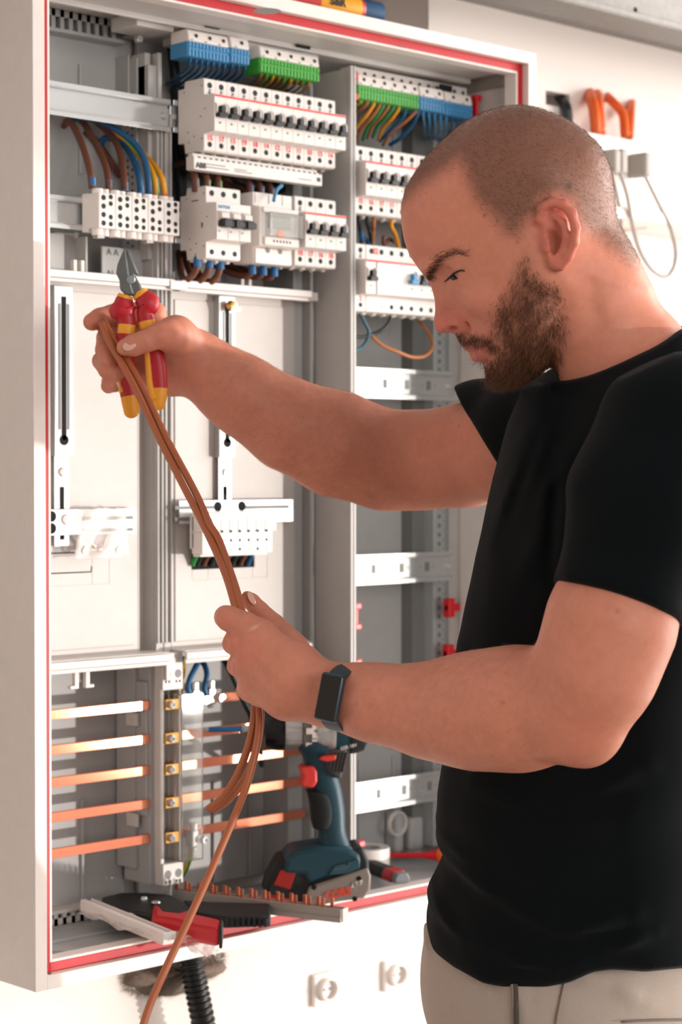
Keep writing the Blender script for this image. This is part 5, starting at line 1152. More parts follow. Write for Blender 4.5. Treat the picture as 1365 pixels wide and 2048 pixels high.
HCT = [(1100,330,166,150),(1180,400,150,130),(1000,300,152,140),(900,360,122,110),(840,420,100,85),(820,460,92,75),(960,430,140,110),(1000,480,146,120),(845,525,84,60),(866,580,17,14),(884,578,44,42),(905,572,80,62),(940,570,106,80),(990,570,128,90),(1060,560,148,110),(1130,560,146,110),(880,620,16,15),(880,650,24,18),(900,655,36,20),(920,640,40,28),(900,620,26,24),(935,620,68,50),(960,620,90,70),(1000,640,114,80),(1060,640,136,90),(930,685,26,20),(945,700,34,25),(960,690,50,36),(990,690,84,60),(1040,690,117,80),(1090,680,128,80),(1120,650,132,90),(965,730,30,26),(985,750,46,38),(1010,745,66,50),(1050,735,96,60),(1090,715,112,60),(1210,500,120,100),(1230,470,108,90),(1180,560,118,100),(1110,470,150,120)]
A1 = dep
def rp(px, D): return px*D/F_PX
body = []
body.append(pillow(HEAD, HCT, (740, 160, 1440, 900), W3(1020, 480), 330*S))
for sg in (1, -1):
    body += [ellP(868, 528, sg*52, 26, 15, 34, 14, rot=-.5), ellP(975, 598, sg*92, 46, 26, 26, 30, rot=.1)]
    body += [ellP(889, 549, sg*88, 24, 15, 24, 16, True, rot=.3)]
    body += [ellP(925, 549, sg*58, 31, 27, 31, 5)]                                   # lidded eye
    body += [chP([(896, 559, sg*80), (908, 553, sg*84), (922, 547, sg*86)], [2.2, 5.5, 6.5], 1.5, 2., True)]   # eye opening
    body += [chP([(892, 541, sg*72), (908, 532, sg*84), (930, 530, sg*84)], [1.2, 1.8, 1.2], 4., 2., True)]   # lid fold
    body += [ellP(922, 642, sg*36, 19, 18, 14, 9), ellP(911, 655, sg*34, 13, 6.5, 13, 3, True, rot=-.35), chP([(934, 630, sg*46), (944, 650, sg*50), (940, 664, sg*44)], [2.5, 3.5, 2.], 8, 3, True)]
    body += [chP([(940, 692, 0), (956, 689, sg*24), (978, 685, sg*52)], [9, 9, 4], 8), chP([(955, 711, 0), (964, 706, sg*22), (984, 690, sg*52)], [11, 10, 4], 7)]
    body += [chP([(947, 700.5, 0), (962, 697, sg*26), (986, 687, sg*56)], [2.2, 2.4, 1.8], 4, 2, True)]
    # ear
    e = sg
    body += [ellP(1109, 468, e*150, 31, 58, 20, 10, rot=-.12)]
    body += [ellP(1112, 520, e*157, 17, 18, 11, 10)]
    body += [ellP(1108, 462, e*184, 27, 42, 26, 8, True, rot=-.1)]
    body += [ellP(1104, 484, e*168, 17, 27, 26, 6, True, rot=-.2)]
    body += [chP([(1090, 456, e*150), (1076, 440, e*160), (1080, 418, e*166), (1099, 407, e*171), (1121, 412, e*177), (1137, 428, e*181), (1145, 455, e*182), (1144, 483, e*178), (1133, 511, e*170), (1120, 530, e*162)], [8, 8, 9, 10, 10, 10, 9.5, 9, 9, 9], 6, 4)]
    body += [chP([(1104, 432, e*163), (1122, 446, e*168), (1128, 472, e*169), (1123, 498, e*165), (1110, 512, e*160)], [6, 8, 8.5, 8, 6], 6, 4)]
    body += [chP([(1091, 478, e*154), (1092, 497, e*158)], [8, 8], 6)]
# neck and shoulders
body += [chP([(1168, 560, 0), (1225, 680, 0), (1290, 800, 0)], [112, 116, 150], 40, 20)]
body += [chP([(1130, 560, 96), (1160, 660, 84), (1150, 770, 40)], [24, 24, 20], 30, 20), chP([(1130, 560, -96), (1160, 660, -84), (1150, 770, -40)], [24, 24, 20], 30, 20)]
body += [chP([(1300, 705, 40), (1335, 800, 180), (1325, 875, 320)], [62, 58, 60], 40), chP([(1300, 700, -40), (1330, 790, -190), (1220, 850, -330)], [75, 70, 70], 40)]
body += [ellP(1262, 1010, 0, 222, 235, 290, 60), ellP(1195, 1400, 0, 240, 350, 300, 80), ellP(1170, 1800, 0, 262, 240, 320, 80)]
# far (right) arm: stations (x, y, depth, radius px)
RA = [(405, 728, 2.125, 57), (448, 765, 2.13, 64), (495, 797, 2.135, 73), (580, 850, 2.145, 85), (674, 888, 2.155, 98), (772, 921, 2.16, 92), (850, 920, 2.15, 91), (930, 911, 2.12, 96), (1020, 893, 2.07, 98), (1150, 860, 1.98, 88)]
body += [U_chain([dep(x, y, d) for x, y, d, r in RA], [rp(r, d) for x, y, d, r in RA], .03, .02)]
# near (left) arm
LA = [(655, 1387, 1.745, 55), (700, 1396, 1.735, 59), (760, 1407, 1.72, 70), (860, 1421, 1.70, 87), (950, 1421, 1.68, 109), (1040, 1417, 1.655, 116), (1110, 1412, 1.635, 108)]
LU = [(1325, 870, 1.64, 105), (1275, 1080, 1.615, 112), (1222, 1250, 1.605, 121), (1190, 1345, 1.605, 112), (1160, 1420, 1.615, 96)]
body += [U_chain([dep(x, y, d) for x, y, d, r in LA], [rp(r, d) for x, y, d, r in LA], .02, .02)]
body += [U_chain([dep(x, y, d) for x, y, d, r in LU], [rp(r, d) for x, y, d, r in LU], .02, .02)]
body += [U_chain([dep(1150, 1440, 1.61), dep(1178, 1478, 1.605)], [rp(62, 1.61), rp(44, 1.605)], .025)]
# ---- hands
def fing(pts, k=.0022, ki=.002):              # (x, y, depth, radius px)
    return U_chain([dep(x, y, d) for x, y, d, r in pts], [rp(r, d) for x, y, d, r in pts], k, ki)
# right hand, closed round the cutters' handles from behind
RH_palm = [U_chain([dep(405, 725, 2.125), dep(355, 700, 2.135), dep(312, 655, 2.145)], [rp(50, 2.12), rp(47, 2.13), rp(30, 2.14)], .012, .01),
           U_chain([dep(395, 745, 2.125), dep(345, 745, 2.14), dep(295, 735, 2.155)], [rp(47, 2.12), rp(44, 2.13), rp(30, 2.15)], .012, .01),
           U_chain([dep(300, 640, 2.145), dep(288, 690, 2.155), dep(290, 745, 2.155)], [rp(25, 2.145), rp(26, 2.155), rp(24, 2.155)], .010, .01),
           U_chain([dep(385, 705, 2.115), dep(352, 672, 2.09), dep(338, 668, 2.07)], [rp(48, 2.1), rp(38, 2.08), rp(29, 2.07)], .010, .01)]
body += RH_palm
body += [fing([(352, 676, 2.078, 33), (318, 672, 2.062, 26), (292, 682, 2.058, 22.5), (266, 691, 2.058, 22), (251, 695, 2.060, 18)], .006),
         fing([(308, 628, 2.14, 26), (262, 628, 2.14, 23), (226, 631, 2.135, 22.5), (200, 637, 2.125, 21), (184, 644, 2.118, 18)], .003),
         fing([(285, 672, 2.150, 23), (238, 662, 2.148, 21), (213, 676, 2.130, 20), (209, 700, 2.105, 18.5), (221, 722, 2.086, 15.5)], .003),
         fing([(285, 715, 2.152, 22), (232, 712, 2.148, 20), (203, 722, 2.126, 18.5), (214, 740, 2.098, 17.5), (240, 748, 2.083, 15)], .003),
         fing([(290, 752, 2.150, 20), (244, 754, 2.140, 17), (219, 763, 2.118, 15.5), (217, 772, 2.10, 14.5), (232, 772, 2.086, 12.5)], .003)]
# left hand: fist round the wires, back of the hand to the viewer
body += [U_chain([dep(655, 1388, 1.745), dep(590, 1340, 1.752), dep(520, 1275, 1.765)], [rp(48, 1.745), rp(52, 1.755), rp(32, 1.765)], .012, .012),
         U_chain([dep(648, 1395, 1.745), dep(580, 1372, 1.755), dep(505, 1320, 1.765)], [rp(46, 1.745), rp(52, 1.755), rp(32, 1.765)], .012, .012),
         U_chain([dep(640, 1398, 1.748), dep(575, 1392, 1.762), dep(510, 1372, 1.772)], [rp(42, 1.748), rp(42, 1.76), rp(29, 1.77)], .012, .012),
         U_chain([dep(520, 1266, 1.766), dep(508, 1308, 1.766), dep(510, 1350, 1.769), dep(522, 1388, 1.775)], [rp(23, 1.765), rp(23, 1.765), rp(23, 1.77), rp(20, 1.774)], .010, .01)]
body += [fing([(530, 1272, 1.768, 30), (492, 1252, 1.772, 28), (458, 1237, 1.780, 25.5), (452, 1234, 1.798, 23), (468, 1236, 1.815, 20), (492, 1250, 1.818, 17)], .004),
         fing([(512, 1310, 1.766, 28), (482, 1292, 1.772, 26), (468, 1286, 1.785, 23), (474, 1284, 1.806, 21), (500, 1290, 1.818, 18)], .003),
         fing([(512, 1350, 1.768, 28), (488, 1336, 1.775, 25), (476, 1331, 1.788, 22), (486, 1330, 1.806, 20), (508, 1334, 1.816, 17)], .003),
         fing([(520, 1388, 1.772, 25), (500, 1381, 1.779, 23), (492, 1377, 1.792, 20), (498, 1377, 1.806, 18), (515, 1380, 1.812, 15)], .003),
         fing([(588, 1300, 1.790, 34), (548, 1252, 1.822, 24), (520, 1222, 1.832, 19), (503, 1203, 1.832, 17), (495, 1194, 1.830, 12.5)], .006)]
# veins, tendons, creases (raised or sunk lines on the near side)
SEG = [(1090,700,1190,620,-3,14),(1130,730,1200,640,-2,10),
       (470,720,560,800,2.2,7),(430,705,500,790,2.0,6),(560,800,640,890,1.6,8),(700,1380,800,1400,1.6,9),(930,1420,1050,1380,2.2,12),(1060,1400,1130,1375,2.5,12),
       (520,1262,610,1330,2.6,9),(515,1310,600,1360,2.6,8),(520,1352,600,1390,2.2,8),(535,1300,580,1318,-1.6,10),
       (461,1262,492,1277,-3.5,5),(467,1310,490,1318,-3.,4.5),(478,1358,500,1364,-2.6,4.5)]
segf = seg2(SEG)
def skin_disp(P): return segf(P)
lo = np.array([1e9]*3); hi = -lo
for o in body:
    if not o.sub and o.r < 5: lo = np.minimum(lo, o.c-o.r); hi = np.maximum(hi, o.c+o.r)
import time; _t0 = time.time()
V, Fq = surface_nets(body, lo-.01, hi+.01, .0019, skin_disp)
print('skin', len(V), len(Fq), time.time()-_t0)
V = relax(V, Fq, 1, .4); VN = vnormals(V, Fq)
person = thing('person', 'bearded man with cropped hair in a black t-shirt, working at the cabinet', 'person', (float(W3(1180, 4085)[0]), float(W3(1180, 4085)[1]), 0))
PM = wm(person); poff = np.array(PM.to_translation())
HAIRP = [(803,408),(850,372),(893,345),(917,326),(930,345),(938,370),(950,400),(975,425),(1000,450),(1008,467),(1035,472),(1055,440),(1070,425),(1078,402),(1108,395),(1140,408),(1152,440),(1165,458),(1195,480),(1240,515),(1265,535),(1310,480),(1270,300),(1150,170),(950,170),(790,300),(790,400)]
BEARDP = [(1049,504),(1073,541),(1113,563),(1122,590),(1130,655),(1124,690),(1110,740),(1044,790),(1014,795),(980,785),(970,742),(964,724),(977,717),(992,706),(998,690),(976,684),(950,690),(926,682),(912,672),(925,662),(950,666),(972,670),(984,655),(985,614),(1014,570),(1033,526)]
X, Y, T = loc(V)
gh = Grid2(740, 160, 1440, 900, 3, lambda a, b: poly_sd(HAIRP, a, b)); gb = Grid2(740, 160, 1440, 900, 3, lambda a, b: poly_sd(BEARDP, a, b))
inhead = (X > 760) & (X < 1330) & (Y > 190) & (Y < 810) & (np.abs(T) < 215)
inhead &= ~((np.sqrt(((X-1109)/42)**2+((Y-470)/70)**2) < 1) & (np.abs(T) > 154))
hd, bd = gh(X, Y), gb(X, Y)
def sst(a, b, x): t = np.clip((x-a)/(b-a), 0, 1); return t*t*(3-2*t)
mh = sst(22, -26, hd)*inhead; mb_ = sst(14, -34, bd)*inhead
MUSTP = [(904,669),(928,662),(955,665),(985,671),(1004,690),(990,697),(976,687),(950,690),(926,684)]
mb_ = np.maximum(mb_, sst(5, -6, poly_sd(MUSTP, X, Y))*inhead*.9)
def c3(h): return np.array(lin(h)[:3])
col = np.tile(c3('#c8826a'), (len(V), 1))
def mixc(m, c): 
    global col; col = col*(1-m[:, None])+c3(c)*m[:, None]
def spot(x, y, r, t0=None): 
    d = (X-x)**2+(Y-y)**2; m = np.exp(-d/(r*r)); return m if t0 is None else m*(T > t0)
rs = np.random.RandomState(3)
blot = np.zeros(len(V))
for _ in range(26):
    k_ = rs.normal(size=3)*rs.uniform(60, 260); blot += np.sin(V@k_+rs.uniform(0, 6))/26*2.2
col *= (1+.05*blot)[:, None]
mixc(np.clip(spot(885, 640, 34)+.8*spot(915, 645, 26), 0, 1)*.55*inhead, '#c4665a'); mixc(spot(960, 640, 60)*.35*inhead, '#cb7a68'); mixc(spot(850, 470, 60)*.25*inhead, '#cf8068')
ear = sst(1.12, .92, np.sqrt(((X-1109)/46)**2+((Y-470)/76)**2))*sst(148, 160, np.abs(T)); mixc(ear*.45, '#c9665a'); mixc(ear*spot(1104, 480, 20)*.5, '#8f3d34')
lips = sst(12, 4, np.minimum(poly_sd([(930,690),(950,686),(978,684),(986,688),(970,696),(949,700)], X, Y), poly_sd([(947,703),(968,698),(988,690),(985,702),(970,716),(958,718)], X, Y)))*inhead; mixc(lips*.55, '#a9584e')
mixc(mh*.74, '#5f463a'); mixc(mb_*.58, '#573a2b')
mixc(spot(1131, 376, 6.5, 60)*.9*inhead, '#4a2c22'); mixc(spot(1149, 413, 4, 60)*.8*inhead, '#8a4436'); mixc(spot(971, 432, 3, 60)*.8*inhead, '#8a3c30'); mixc(spot(856, 389, 2.5, 20)*.6*inhead, '#a2503f'); mixc(spot(940, 357, 2.5, 20)*.6*inhead, '#8a4436')
PXY = np.array([(682.5+F_PX*((V-CAM)@RT)/((V-CAM)@FW)), (1024-F_PX*((V-CAM)@UP)/((V-CAM)@FW))])   # only used to place knuckle redness and freckles
def ispot(x, y, r): return np.exp(-((PXY[0]-x)**2+(PXY[1]-y)**2)/(r*r))
notface = ~inhead
for (x, y, r, a) in ((445,1232,26,.35),(462,1285,26,.35),(470,1330,24,.3),(500,1300,34,.3),(330,670,30,.3),(190,642,22,.3),(222,715,18,.35),(235,745,20,.3),(1180,1470,50,.3)): mixc(ispot(x, y, r)*a*notface, '#c96f5b')
for (x, y, r) in ((1007,1405,4),(918,852,2.5),(1236,1222,4)): mixc(ispot(x, y, r)*.6*notface, '#8a5038')
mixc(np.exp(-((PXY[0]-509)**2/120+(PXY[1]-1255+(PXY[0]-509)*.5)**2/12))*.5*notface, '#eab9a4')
def skin_material():
    m = mat('skin', '#d8a088', .48, var=.0, bump=.10, bscale=900, sss=.18); nt = m.node_tree; b = nt.nodes['Principled BSDF']
    at_ = nt.nodes.new('ShaderNodeAttribute'); at_.attribute_name = 'Col'
    nz = nt.nodes.new('ShaderNodeTexNoise'); nz.inputs['Scale'].default_value = 160; nz.inputs['Detail'].default_value = 5
    tc = [n for n in nt.nodes if n.type == 'TEX_COORD'][0]; nt.links.new(tc.outputs['Object'], nz.inputs[0])
    mr = nt.nodes.new('ShaderNodeMapRange'); mr.inputs[3].default_value = .88; mr.inputs[4].default_value = 1.12; nt.links.new(nz.outputs[0], mr.inputs[0])
    mx = nt.nodes.new('ShaderNodeMix'); mx.data_type = 'RGBA'; mx.blend_type = 'MULTIPLY'; mx.inputs[0].default_value = 1.
    nt.links.new(at_.outputs['Color'], mx.inputs[6]); nt.links.new(mr.outputs[0], mx.inputs[7]); nt.links.new(mx.outputs[2], b.inputs['Base Color'])
    b.inputs['Specular IOR Level'].default_value = .35; return m
M_SKIN = skin_material()
me = np_mesh('body', V-poff, Fq); ca = me.color_attributes.new('Col', 'FLOAT_COLOR', 'POINT'); ca.data.foreach_set('color', np.c_[np.clip(col, 0, 1), np.ones(len(V))].astype(np.float32).ravel()); me.materials.append(M_SKIN)
bo = link('body', me, person)

# ---- hair: fine tapered strands standing on the skin
def strands(name, idx, length, flow, lift, rad, m, parent, nseg=2, jitter=.35, curl=0., seed=1, kind='stuff', cols=None):
    r = np.random.RandomState(seed); n = len(idx); P = V[idx]+VN[idx]*-.0004; N = VN[idx]
    P = P+r.normal(size=(n, 3))*.0008
    f = flow-(flow*N).sum(1, keepdims=True)*N; f /= np.maximum(np.linalg.norm(f, axis=1, keepdims=True), 1e-6)
    f = f+r.normal(size=(n, 3))*jitter; f -= (f*N).sum(1, keepdims=True)*N; f /= np.maximum(np.linalg.norm(f, axis=1, keepdims=True), 1e-6)
    L_ = (length*(.65+.7*r.rand(n)))[:, None]; lf = (lift*(.6+.8*r.rand(n)))[:, None]
    pts = [P]
    for s_ in range(1, nseg+1):
        u = s_/nseg; d = f*(1-0*u)+N*lf*(1-.6*u); d /= np.linalg.norm(d, axis=1, keepdims=True)
        if curl: d = d+r.normal(size=(n, 3))*curl
        pts.append(pts[-1]+d*L_/nseg)
    side = np.cross(f, N); A = []; 
    for s_ in range(nseg):
        rr = rad*(1-s_/nseg*.75)
        A += [pts[s_]+side*rr, pts[s_]-side*rr*.5+N*rr*.87, pts[s_]-side*rr*.5-N*rr*.87]
    A.append(pts[-1]); k = len(A); VV = np.stack(A, 1).reshape(-1, 3); base = (np.arange(n)*k)[:, None]; tri = []
    for s_ in range(nseg-1):
        for j in range(3):
            a, b, c, d = s_*3+j, s_*3+(j+1) % 3, (s_+1)*3+(j+1) % 3, (s_+1)*3+j; tri += [(a, b, c), (a, c, d)]
    q = (nseg-1)*3
    for j in range(3): tri.append((q+j, q+(j+1) % 3, k-1))
    Ft = (base[:, :, None]+np.array(tri)[None]).reshape(-1, 3)
    me = np_mesh(name, VV-poff, Ft); me.materials.append(m)
    v = r.rand(n); ca = me.color_attributes.new('Col', 'FLOAT_COLOR', 'POINT'); ca.data.foreach_set('color', np.c_[np.repeat(cols(v), k, 0), np.ones(n*k)].astype(np.float32).ravel())
    o = link(name, me, parent); o['kind'] = kind; return o
def hair_material(name):
    m = mat(name, '#5a4030', .5, var=0.); nt = m.node_tree; b = nt.nodes['Principled BSDF']; a_ = nt.nodes.new('ShaderNodeAttribute'); a_.attribute_name = 'Col'; nt.links.new(a_.outputs['Color'], b.inputs['Base Color']); b.inputs['Specular IOR Level'].default_value = .25; return m
M_HAIR = hair_material('hair')
def pick(w, n, seed): 
    r = np.random.RandomState(seed); w = w/w.sum(); return r.choice(len(w), n, p=w)
def ramp(a, b): 
    A, B = c3(a), c3(b); return lambda v: A[None]*(1-v[:, None])+B[None]*v[:, None]
down = -hy[None]; left = -hx[None]
i = pick(mh*(1.+0*mh), 52000, 1); fl = down*.6-left*(1.1)+0*V[i]; fl = np.repeat(down*.55-left*.9, len(i), 0)
strands('cropped_hair', i, np.full(len(i), .0026), fl, np.full(len(i), .5), .00009, M_HAIR, person, 1, .3, seed=2, cols=ramp('#4c372c', '#8a6c58'))
clump = np.clip(.9+.42*np.sin(X*.11+1.7*np.sin(Y*.05))*np.sin(Y*.085+T*.06+np.sin(X*.04)*2), .12, 1.4)**1.3
w = mb_*(np.abs(T) < 200)*clump; i = pick(w, 15000, 4); xx, yy = X[i], Y[i]
chin = sst(640, 770, yy); fl = down*(1.)+left*(.25+.25*chin)[:, None]*1. - left*(sst(1000, 1120, xx)*.45)[:, None]
strands('beard', i, .006+.0095*chin-.002*(xx < 985)*(yy < 700), fl, .34+.25*chin, .00014, M_HAIR, person, 3, .42, .10, seed=5, cols=ramp('#3a251a', '#94664a'))
BROW = [(858,553,866,534,5.5),(866,534,878,518,6),(878,518,896,508,5.5),(896,508,915,503,4.2),(915,503,935,508,2.6)]
wb = np.zeros(len(V))
for (a, b, c, d, wd) in BROW:
    u = np.clip(((X-a)*(c-a)+(Y-b)*(d-b))/((c-a)**2+(d-b)**2), 0, 1); wb = np.maximum(wb, np.exp(-((X-a-u*(c-a))**2+(Y-b-u*(d-b))**2)/(wd*wd)))
wb *= inhead & (np.abs(T) > 18); i = pick(wb, 1500, 6)
strands('eyebrow', i, np.full(len(i), .0065), np.repeat(-left*1.-down*.5, len(i), 0), np.full(len(i), .3), .00012, M_HAIR, person, 2, .3, seed=7, cols=ramp('#2a1c15', '#5e4434'))
arm = ((PXY[0] > 420) & (PXY[0] < 800) & (PXY[1] < 1020) & (PXY[1] > 640)) & notface & (((V-CAM)@FW) > 2.0)
arm2 = (PXY[0] > 690) & (PXY[0] < 1080) & (PXY[1] > 1280) & (PXY[1] < 1540) & (((V-CAM)@FW) < 1.78)
i = pick((arm*1.), 3200, 8); strands('arm_hair', i, np.full(len(i), .009), np.repeat(down*.75+left*.75, len(i), 0), np.full(len(i), .28), .00005, M_HAIR, person, 2, .35, seed=9, cols=ramp('#5b3d2b', '#8d6448'))
i = pick((arm2*1.), 1800, 10); strands('arm_hair', i, np.full(len(i), .009), np.repeat(down*.8+left*.5, len(i), 0), np.full(len(i), .25), .00005, M_HAIR, person, 2, .35, seed=11, cols=ramp('#6b4a35', '#a07a5c'))
# eyes
for sg in (1, -1):
    c = W3(925, 549, sg*56); g = (W3(925-58, 549+34, sg*(56+74))-c); g = g/np.linalg.norm(g)
    mb = MB(); R_ = Matrix([list(v) for v in basis(Vector(g), ZV)]); mb.ball(c, 28.6*S, 28, 18); eo = mb.build('eye', mat('eye_white', '#d9cfc8', .2), person, smooth='all')
    mb = MB(); mb.lathe([(0, .0014), (8*S, .0011), (13*S, 0), (0, -.001)], c+g*27.4*S, g, 24); mb.build('iris', mat('iris_brown', '#3a2a20', .15), eo, smooth='all')
    near = lambda x, y: T[(np.abs(X-x) < 3.5) & (np.abs(Y-y) < 3.5) & (T*sg > 0)]
    pts = []
    for (x, y) in ((892, 562), (900, 555), (909, 547), (919, 540.5), (929, 538), (933, 541)):
        q = near(x, y); pts.append(W3(x, y, sg*(np.abs(q).max()+.6)))
    mb = MB(); mb.tube(pts, [.0004, .0008, .0009, .0008, .0006, .0003], 6, smoothn=4); mb.build('lashes', mat('lash_dark', '#21160f', .7), person)
# nails
def nail(c, nrm, along, l, w_, name='nail'):
    R_ = basis(Vector(along), Vector(np.cross(nrm, along))); mb = MB(); mb.ball(c, 1., 18, 10, (l, w_, .0012), R_.to_3x3()); return mb.build(name, mat('nail_pink', '#e0ab99', .28, sss=.1), person, smooth='all')
a = dep(249, 694, 2.047); nail(dep(259, 691, 2.0478), -FW*.9+UP*.25-RT*.05, dep(251, 695, 2.06)-dep(285, 684, 2.058), .0075, .0055)
nail(dep(504, 1197, 1.8235), RT*.75-FW*.5+UP*.25, dep(496, 1186, 1.83)-dep(512, 1214, 1.83), .0068, .0045)
nail(dep(236, 770, 2.0805), -FW*.8-UP*.3+RT*.1, dep(236, 773, 2.085)-dep(216, 770, 2.095), .0042, .0038)
# ---- t-shirt
SH = [(1110,770),(1085,748),(1046,783),(1018,850),(1000,929),(984,1004),(971,1065),(958,1121),(949,1176),(934,1250),(922,1310),(908,1400),(899,1500),(888,1575),(882,1618),(882,1640),(884,1708),(898,1754),(878,1800),(861,1835),(867,1856),(863,1885),(866,1990),(890,2050),(1500,2050),(1505,1900),(1475,1600),(1490,1300),(1555,1080),(1560,880),(1500,730),(1420,650),(1330,600),(1190,620),(1110,700)]
SCT = [(1150,745,112,60),(1200,720,128,60),(1300,680,150,70),(1390,680,140,66),(1460,730,225,110),(1520,800,320,160),(1120,800,150,80),(1250,800,270,140),(1350,770,300,140),(1250,900,370,190),(1400,900,385,200),(1060,900,240,150),(1010,1050,230,170),(1300,1300,345,220),(980,1350,260,190),(1000,1600,300,210),(930,1800,290,190),(1150,1900,345,230),(1400,1900,345,230),(1400,1500,340,220)]
shirt = [pillow(SH, SCT, (800, 560, 1640, 2100), W3(1200, 1300), 860*S, st=4, minT=60, minR=40)]
SL = [(1345, 850, 1.625, 146), (1290, 1010, 1.612, 143), (1236, 1206, 1.605, 129), (1214, 1290, 1.605, 127)]
sl = U_chain([dep(x, y, d) for x, y, d, r in SL], [rp(r, d) for x, y, d, r in SL], .03, .02)
SR = [(1260, 860, 1.90, 150), (1180, 850, 1.97, 124), (1070, 872, 2.04, 112), (965, 866, 2.11, 101), (920, 880, 2.125, 99)]
sr = U_chain([dep(x, y, d) for x, y, d, r in SR], [rp(r, d) for x, y, d, r in SR], .03, .02)
def hem_plane(a, b, c, keep):
    n = np.cross(b-a, c-a); n /= np.linalg.norm(n); 
    if (keep-a)@n > 0: n = -n
    return a, n
pl, nl = hem_plane(dep(1108, 1164, 1.605), dep(1350, 1250, 1.605), dep(1222, 1176, 1.550), dep(1300, 950, 1.61))
pr, nr = hem_plane(dep(932, 815, 2.12), dep(1003, 925, 2.12), dep(962, 868, 2.065), dep(1150, 850, 2.0))
def cutf(o, p, n): return Op(lambda P: -smin(-o.fn(P), -((P-p)@n), .003), o.c, o.r, o.k)
shirt += [cutf(sl, pl, nl), cutf(sr, pr, nr)]
# open the collar and the hem
pc, nc = W3(1119, 759, 0), None
lx_, ly_ = (1345-1119), (662-759); nrm_ = np.array(hx)*(ly_)*1.-np.array(-hy)*lx_; nrm_ = -hx*(-ly_)*-1.; 
def above(P):                                # collar line in the profile plane, sagging a little
    x, y, t = loc(P); u = np.clip((x-1119)/226., -.3, 1.12); line = 759-97*u+34*u*(1-u)*1.0+np.maximum(x-1352, 0)*.33; return (y-line)*S*.85
shirt.append(Op(lambda P: above(P)*1., W3(1200, 600), 99, .002, True))
def hemcut(P):
    x, y, t = loc(P); xs_ = np.array([800, 865, 909, 967, 1025, 1090, 1140, 1186, 1225, 1294, 1365, 1600]); ys_ = np.array([1860, 1898, 1935, 1963, 1974, 1973, 1962, 1941, 1937, 1942, 1933, 1920]); 
    d_ = P-CAM; z_ = d_@FW; near_ = t > 0; x = np.where(near_, 682.5+F_PX*(d_@RT)/z_, x); y = np.where(near_, 1024-F_PX*(d_@UP)/z_, y)
    return (np.interp(x, xs_, ys_)+2-y)*S*.85
shirt.append(Op(hemcut, W3(1100, 2100), 99, .002, True))
FOLD = [(1100,770,1010,1010,9,14),(1075,780,985,1090,8,12),(1112,800,1040,1010,8,14),(1050,850,1000,960,7,10),(1330,700,1190,900,7,26),(1365,730,1230,960,6,24),(1250,760,1090,1010,8,22),(1130,1000,1060,1160,6,20),
        (900,1760,1060,1800,12,16),(890,1720,1000,1750,8,14),(1010,1800,1200,1850,9,20),(1150,1850,1320,1812,12,18),(1260,1880,1365,1850,9,14),(870,1850,960,1920,9,12),(1000,1905,1150,1935,5,14),(960,1545,1080,1560,7,14),(1200,1560,1340,1500,10,22),(1100,1650,1300,1600,6,28),
        (1140,950,1135,1120,-9,12),(1150,900,1140,1000,-7,12),(1150,1080,1330,1130,5,22),(1120,1130,1340,1205,-2.5,5),(880,1872,1000,1945,-2,4),(1000,1948,1150,1944,-2,4),(930,1300,960,1500,7,16)]
def nearmap(L_, f): return [((682+(a-682)/f, 1024+(b-1024)/f, 682+(c-682)/f, 1024+(d-1024)/f, am, wd) if min(a, c) > 1040 or b > 1700 else (a, b, c, d, am, wd)) for a, b, c, d, am, wd in L_]
ff = seg2(nearmap(FOLD, 1.075))
def cloth_disp(P):
    x, y, t = loc(P); return ff(P)+.0009*np.sin(x*.021+y*.013+t*.02)*np.sin(y*.017-t*.015)
lo = W3(1200, 1300)-np.array([.55, .55, .42]); hi = W3(1200, 1300)+np.array([.55, .55, .42]); _t0 = time.time()
V2, F2 = surface_nets(shirt, lo, hi, .0032, cloth_disp); V2 = relax(V2, F2, 2, .4); print('shirt', len(V2), time.time()-_t0)
M_SHIRT = mat('black_cotton', '#0b0f11', .92, var=.12, scale=500, bump=.15, bscale=1500, sheen=.04, spec=.08)
me = np_mesh('t_shirt', V2-poff, F2); me.materials.append(M_SHIRT); link('t_shirt', me, person)['label'] = 'black t-shirt'
# ---- trousers and boots
tro = [ellP(1172, 2010, 0, 326, 310, 322, 60)]
for sg in (1, -1): tro += [chP([(1160, 2130, sg*185), (1140, 2990, sg*190), (1165, 3900, sg*205)], [178, 140, 116], 60, 60)]
def waist(P): x, y, t = loc(P); return (y-1880)*S
tro.append(Op(waist, W3(1100, 1700), 99, .004, True))
tro.append(plane_cut(np.array([0, 0, .05]), (0, 0, -1), .004))
TF = [(1031,1960,1034,2060,-7,3),(1022,1965,1026,2060,4,5),(1128,1968,1112,2060,-3,3),(860,1960,905,2040,5,9),(870,1920,880,2040,5,8),(1060,1985,1090,2050,6,16),(1180,1970,1290,1990,5,14),(1240,2043,1365,2042,-3,3),(1280,1985,1365,2030,6,18),(1000,1985,960,2050,4,18)]
tf = seg2([(682+(a-682)/1.09, 1024+(b-1024)/1.09, 682+(c-682)/1.09, 1024+(d-1024)/1.09, am*1.4, wd) for a, b, c, d, am, wd in TF]); _t0 = time.time()
V3, F3 = surface_nets(tro, W3(1160, 3000)-np.array([.45, .45, .62]), W3(1160, 3000)+np.array([.45, .45, .62]), .0042, lambda P: tf(P)+.002*np.sin(loc(P)[1]*.012)*np.sin(loc(P)[0]*.02+loc(P)[2]*.02)); V3 = relax(V3, F3, 1, .4); print('trousers', len(V3), time.time()-_t0)
me = np_mesh('trousers', V3-poff, F3); me.materials.append(mat('beige_canvas', '#a99b90', .85, var=.06, scale=300, bump=.2, bscale=1800)); trs = link('trousers', me, person)
d3 = V3-CAM; z3 = d3@FW; P3 = np.c_[682.5+F_PX*(d3@RT)/z3, 1024-F_PX*(d3@UP)/z3]
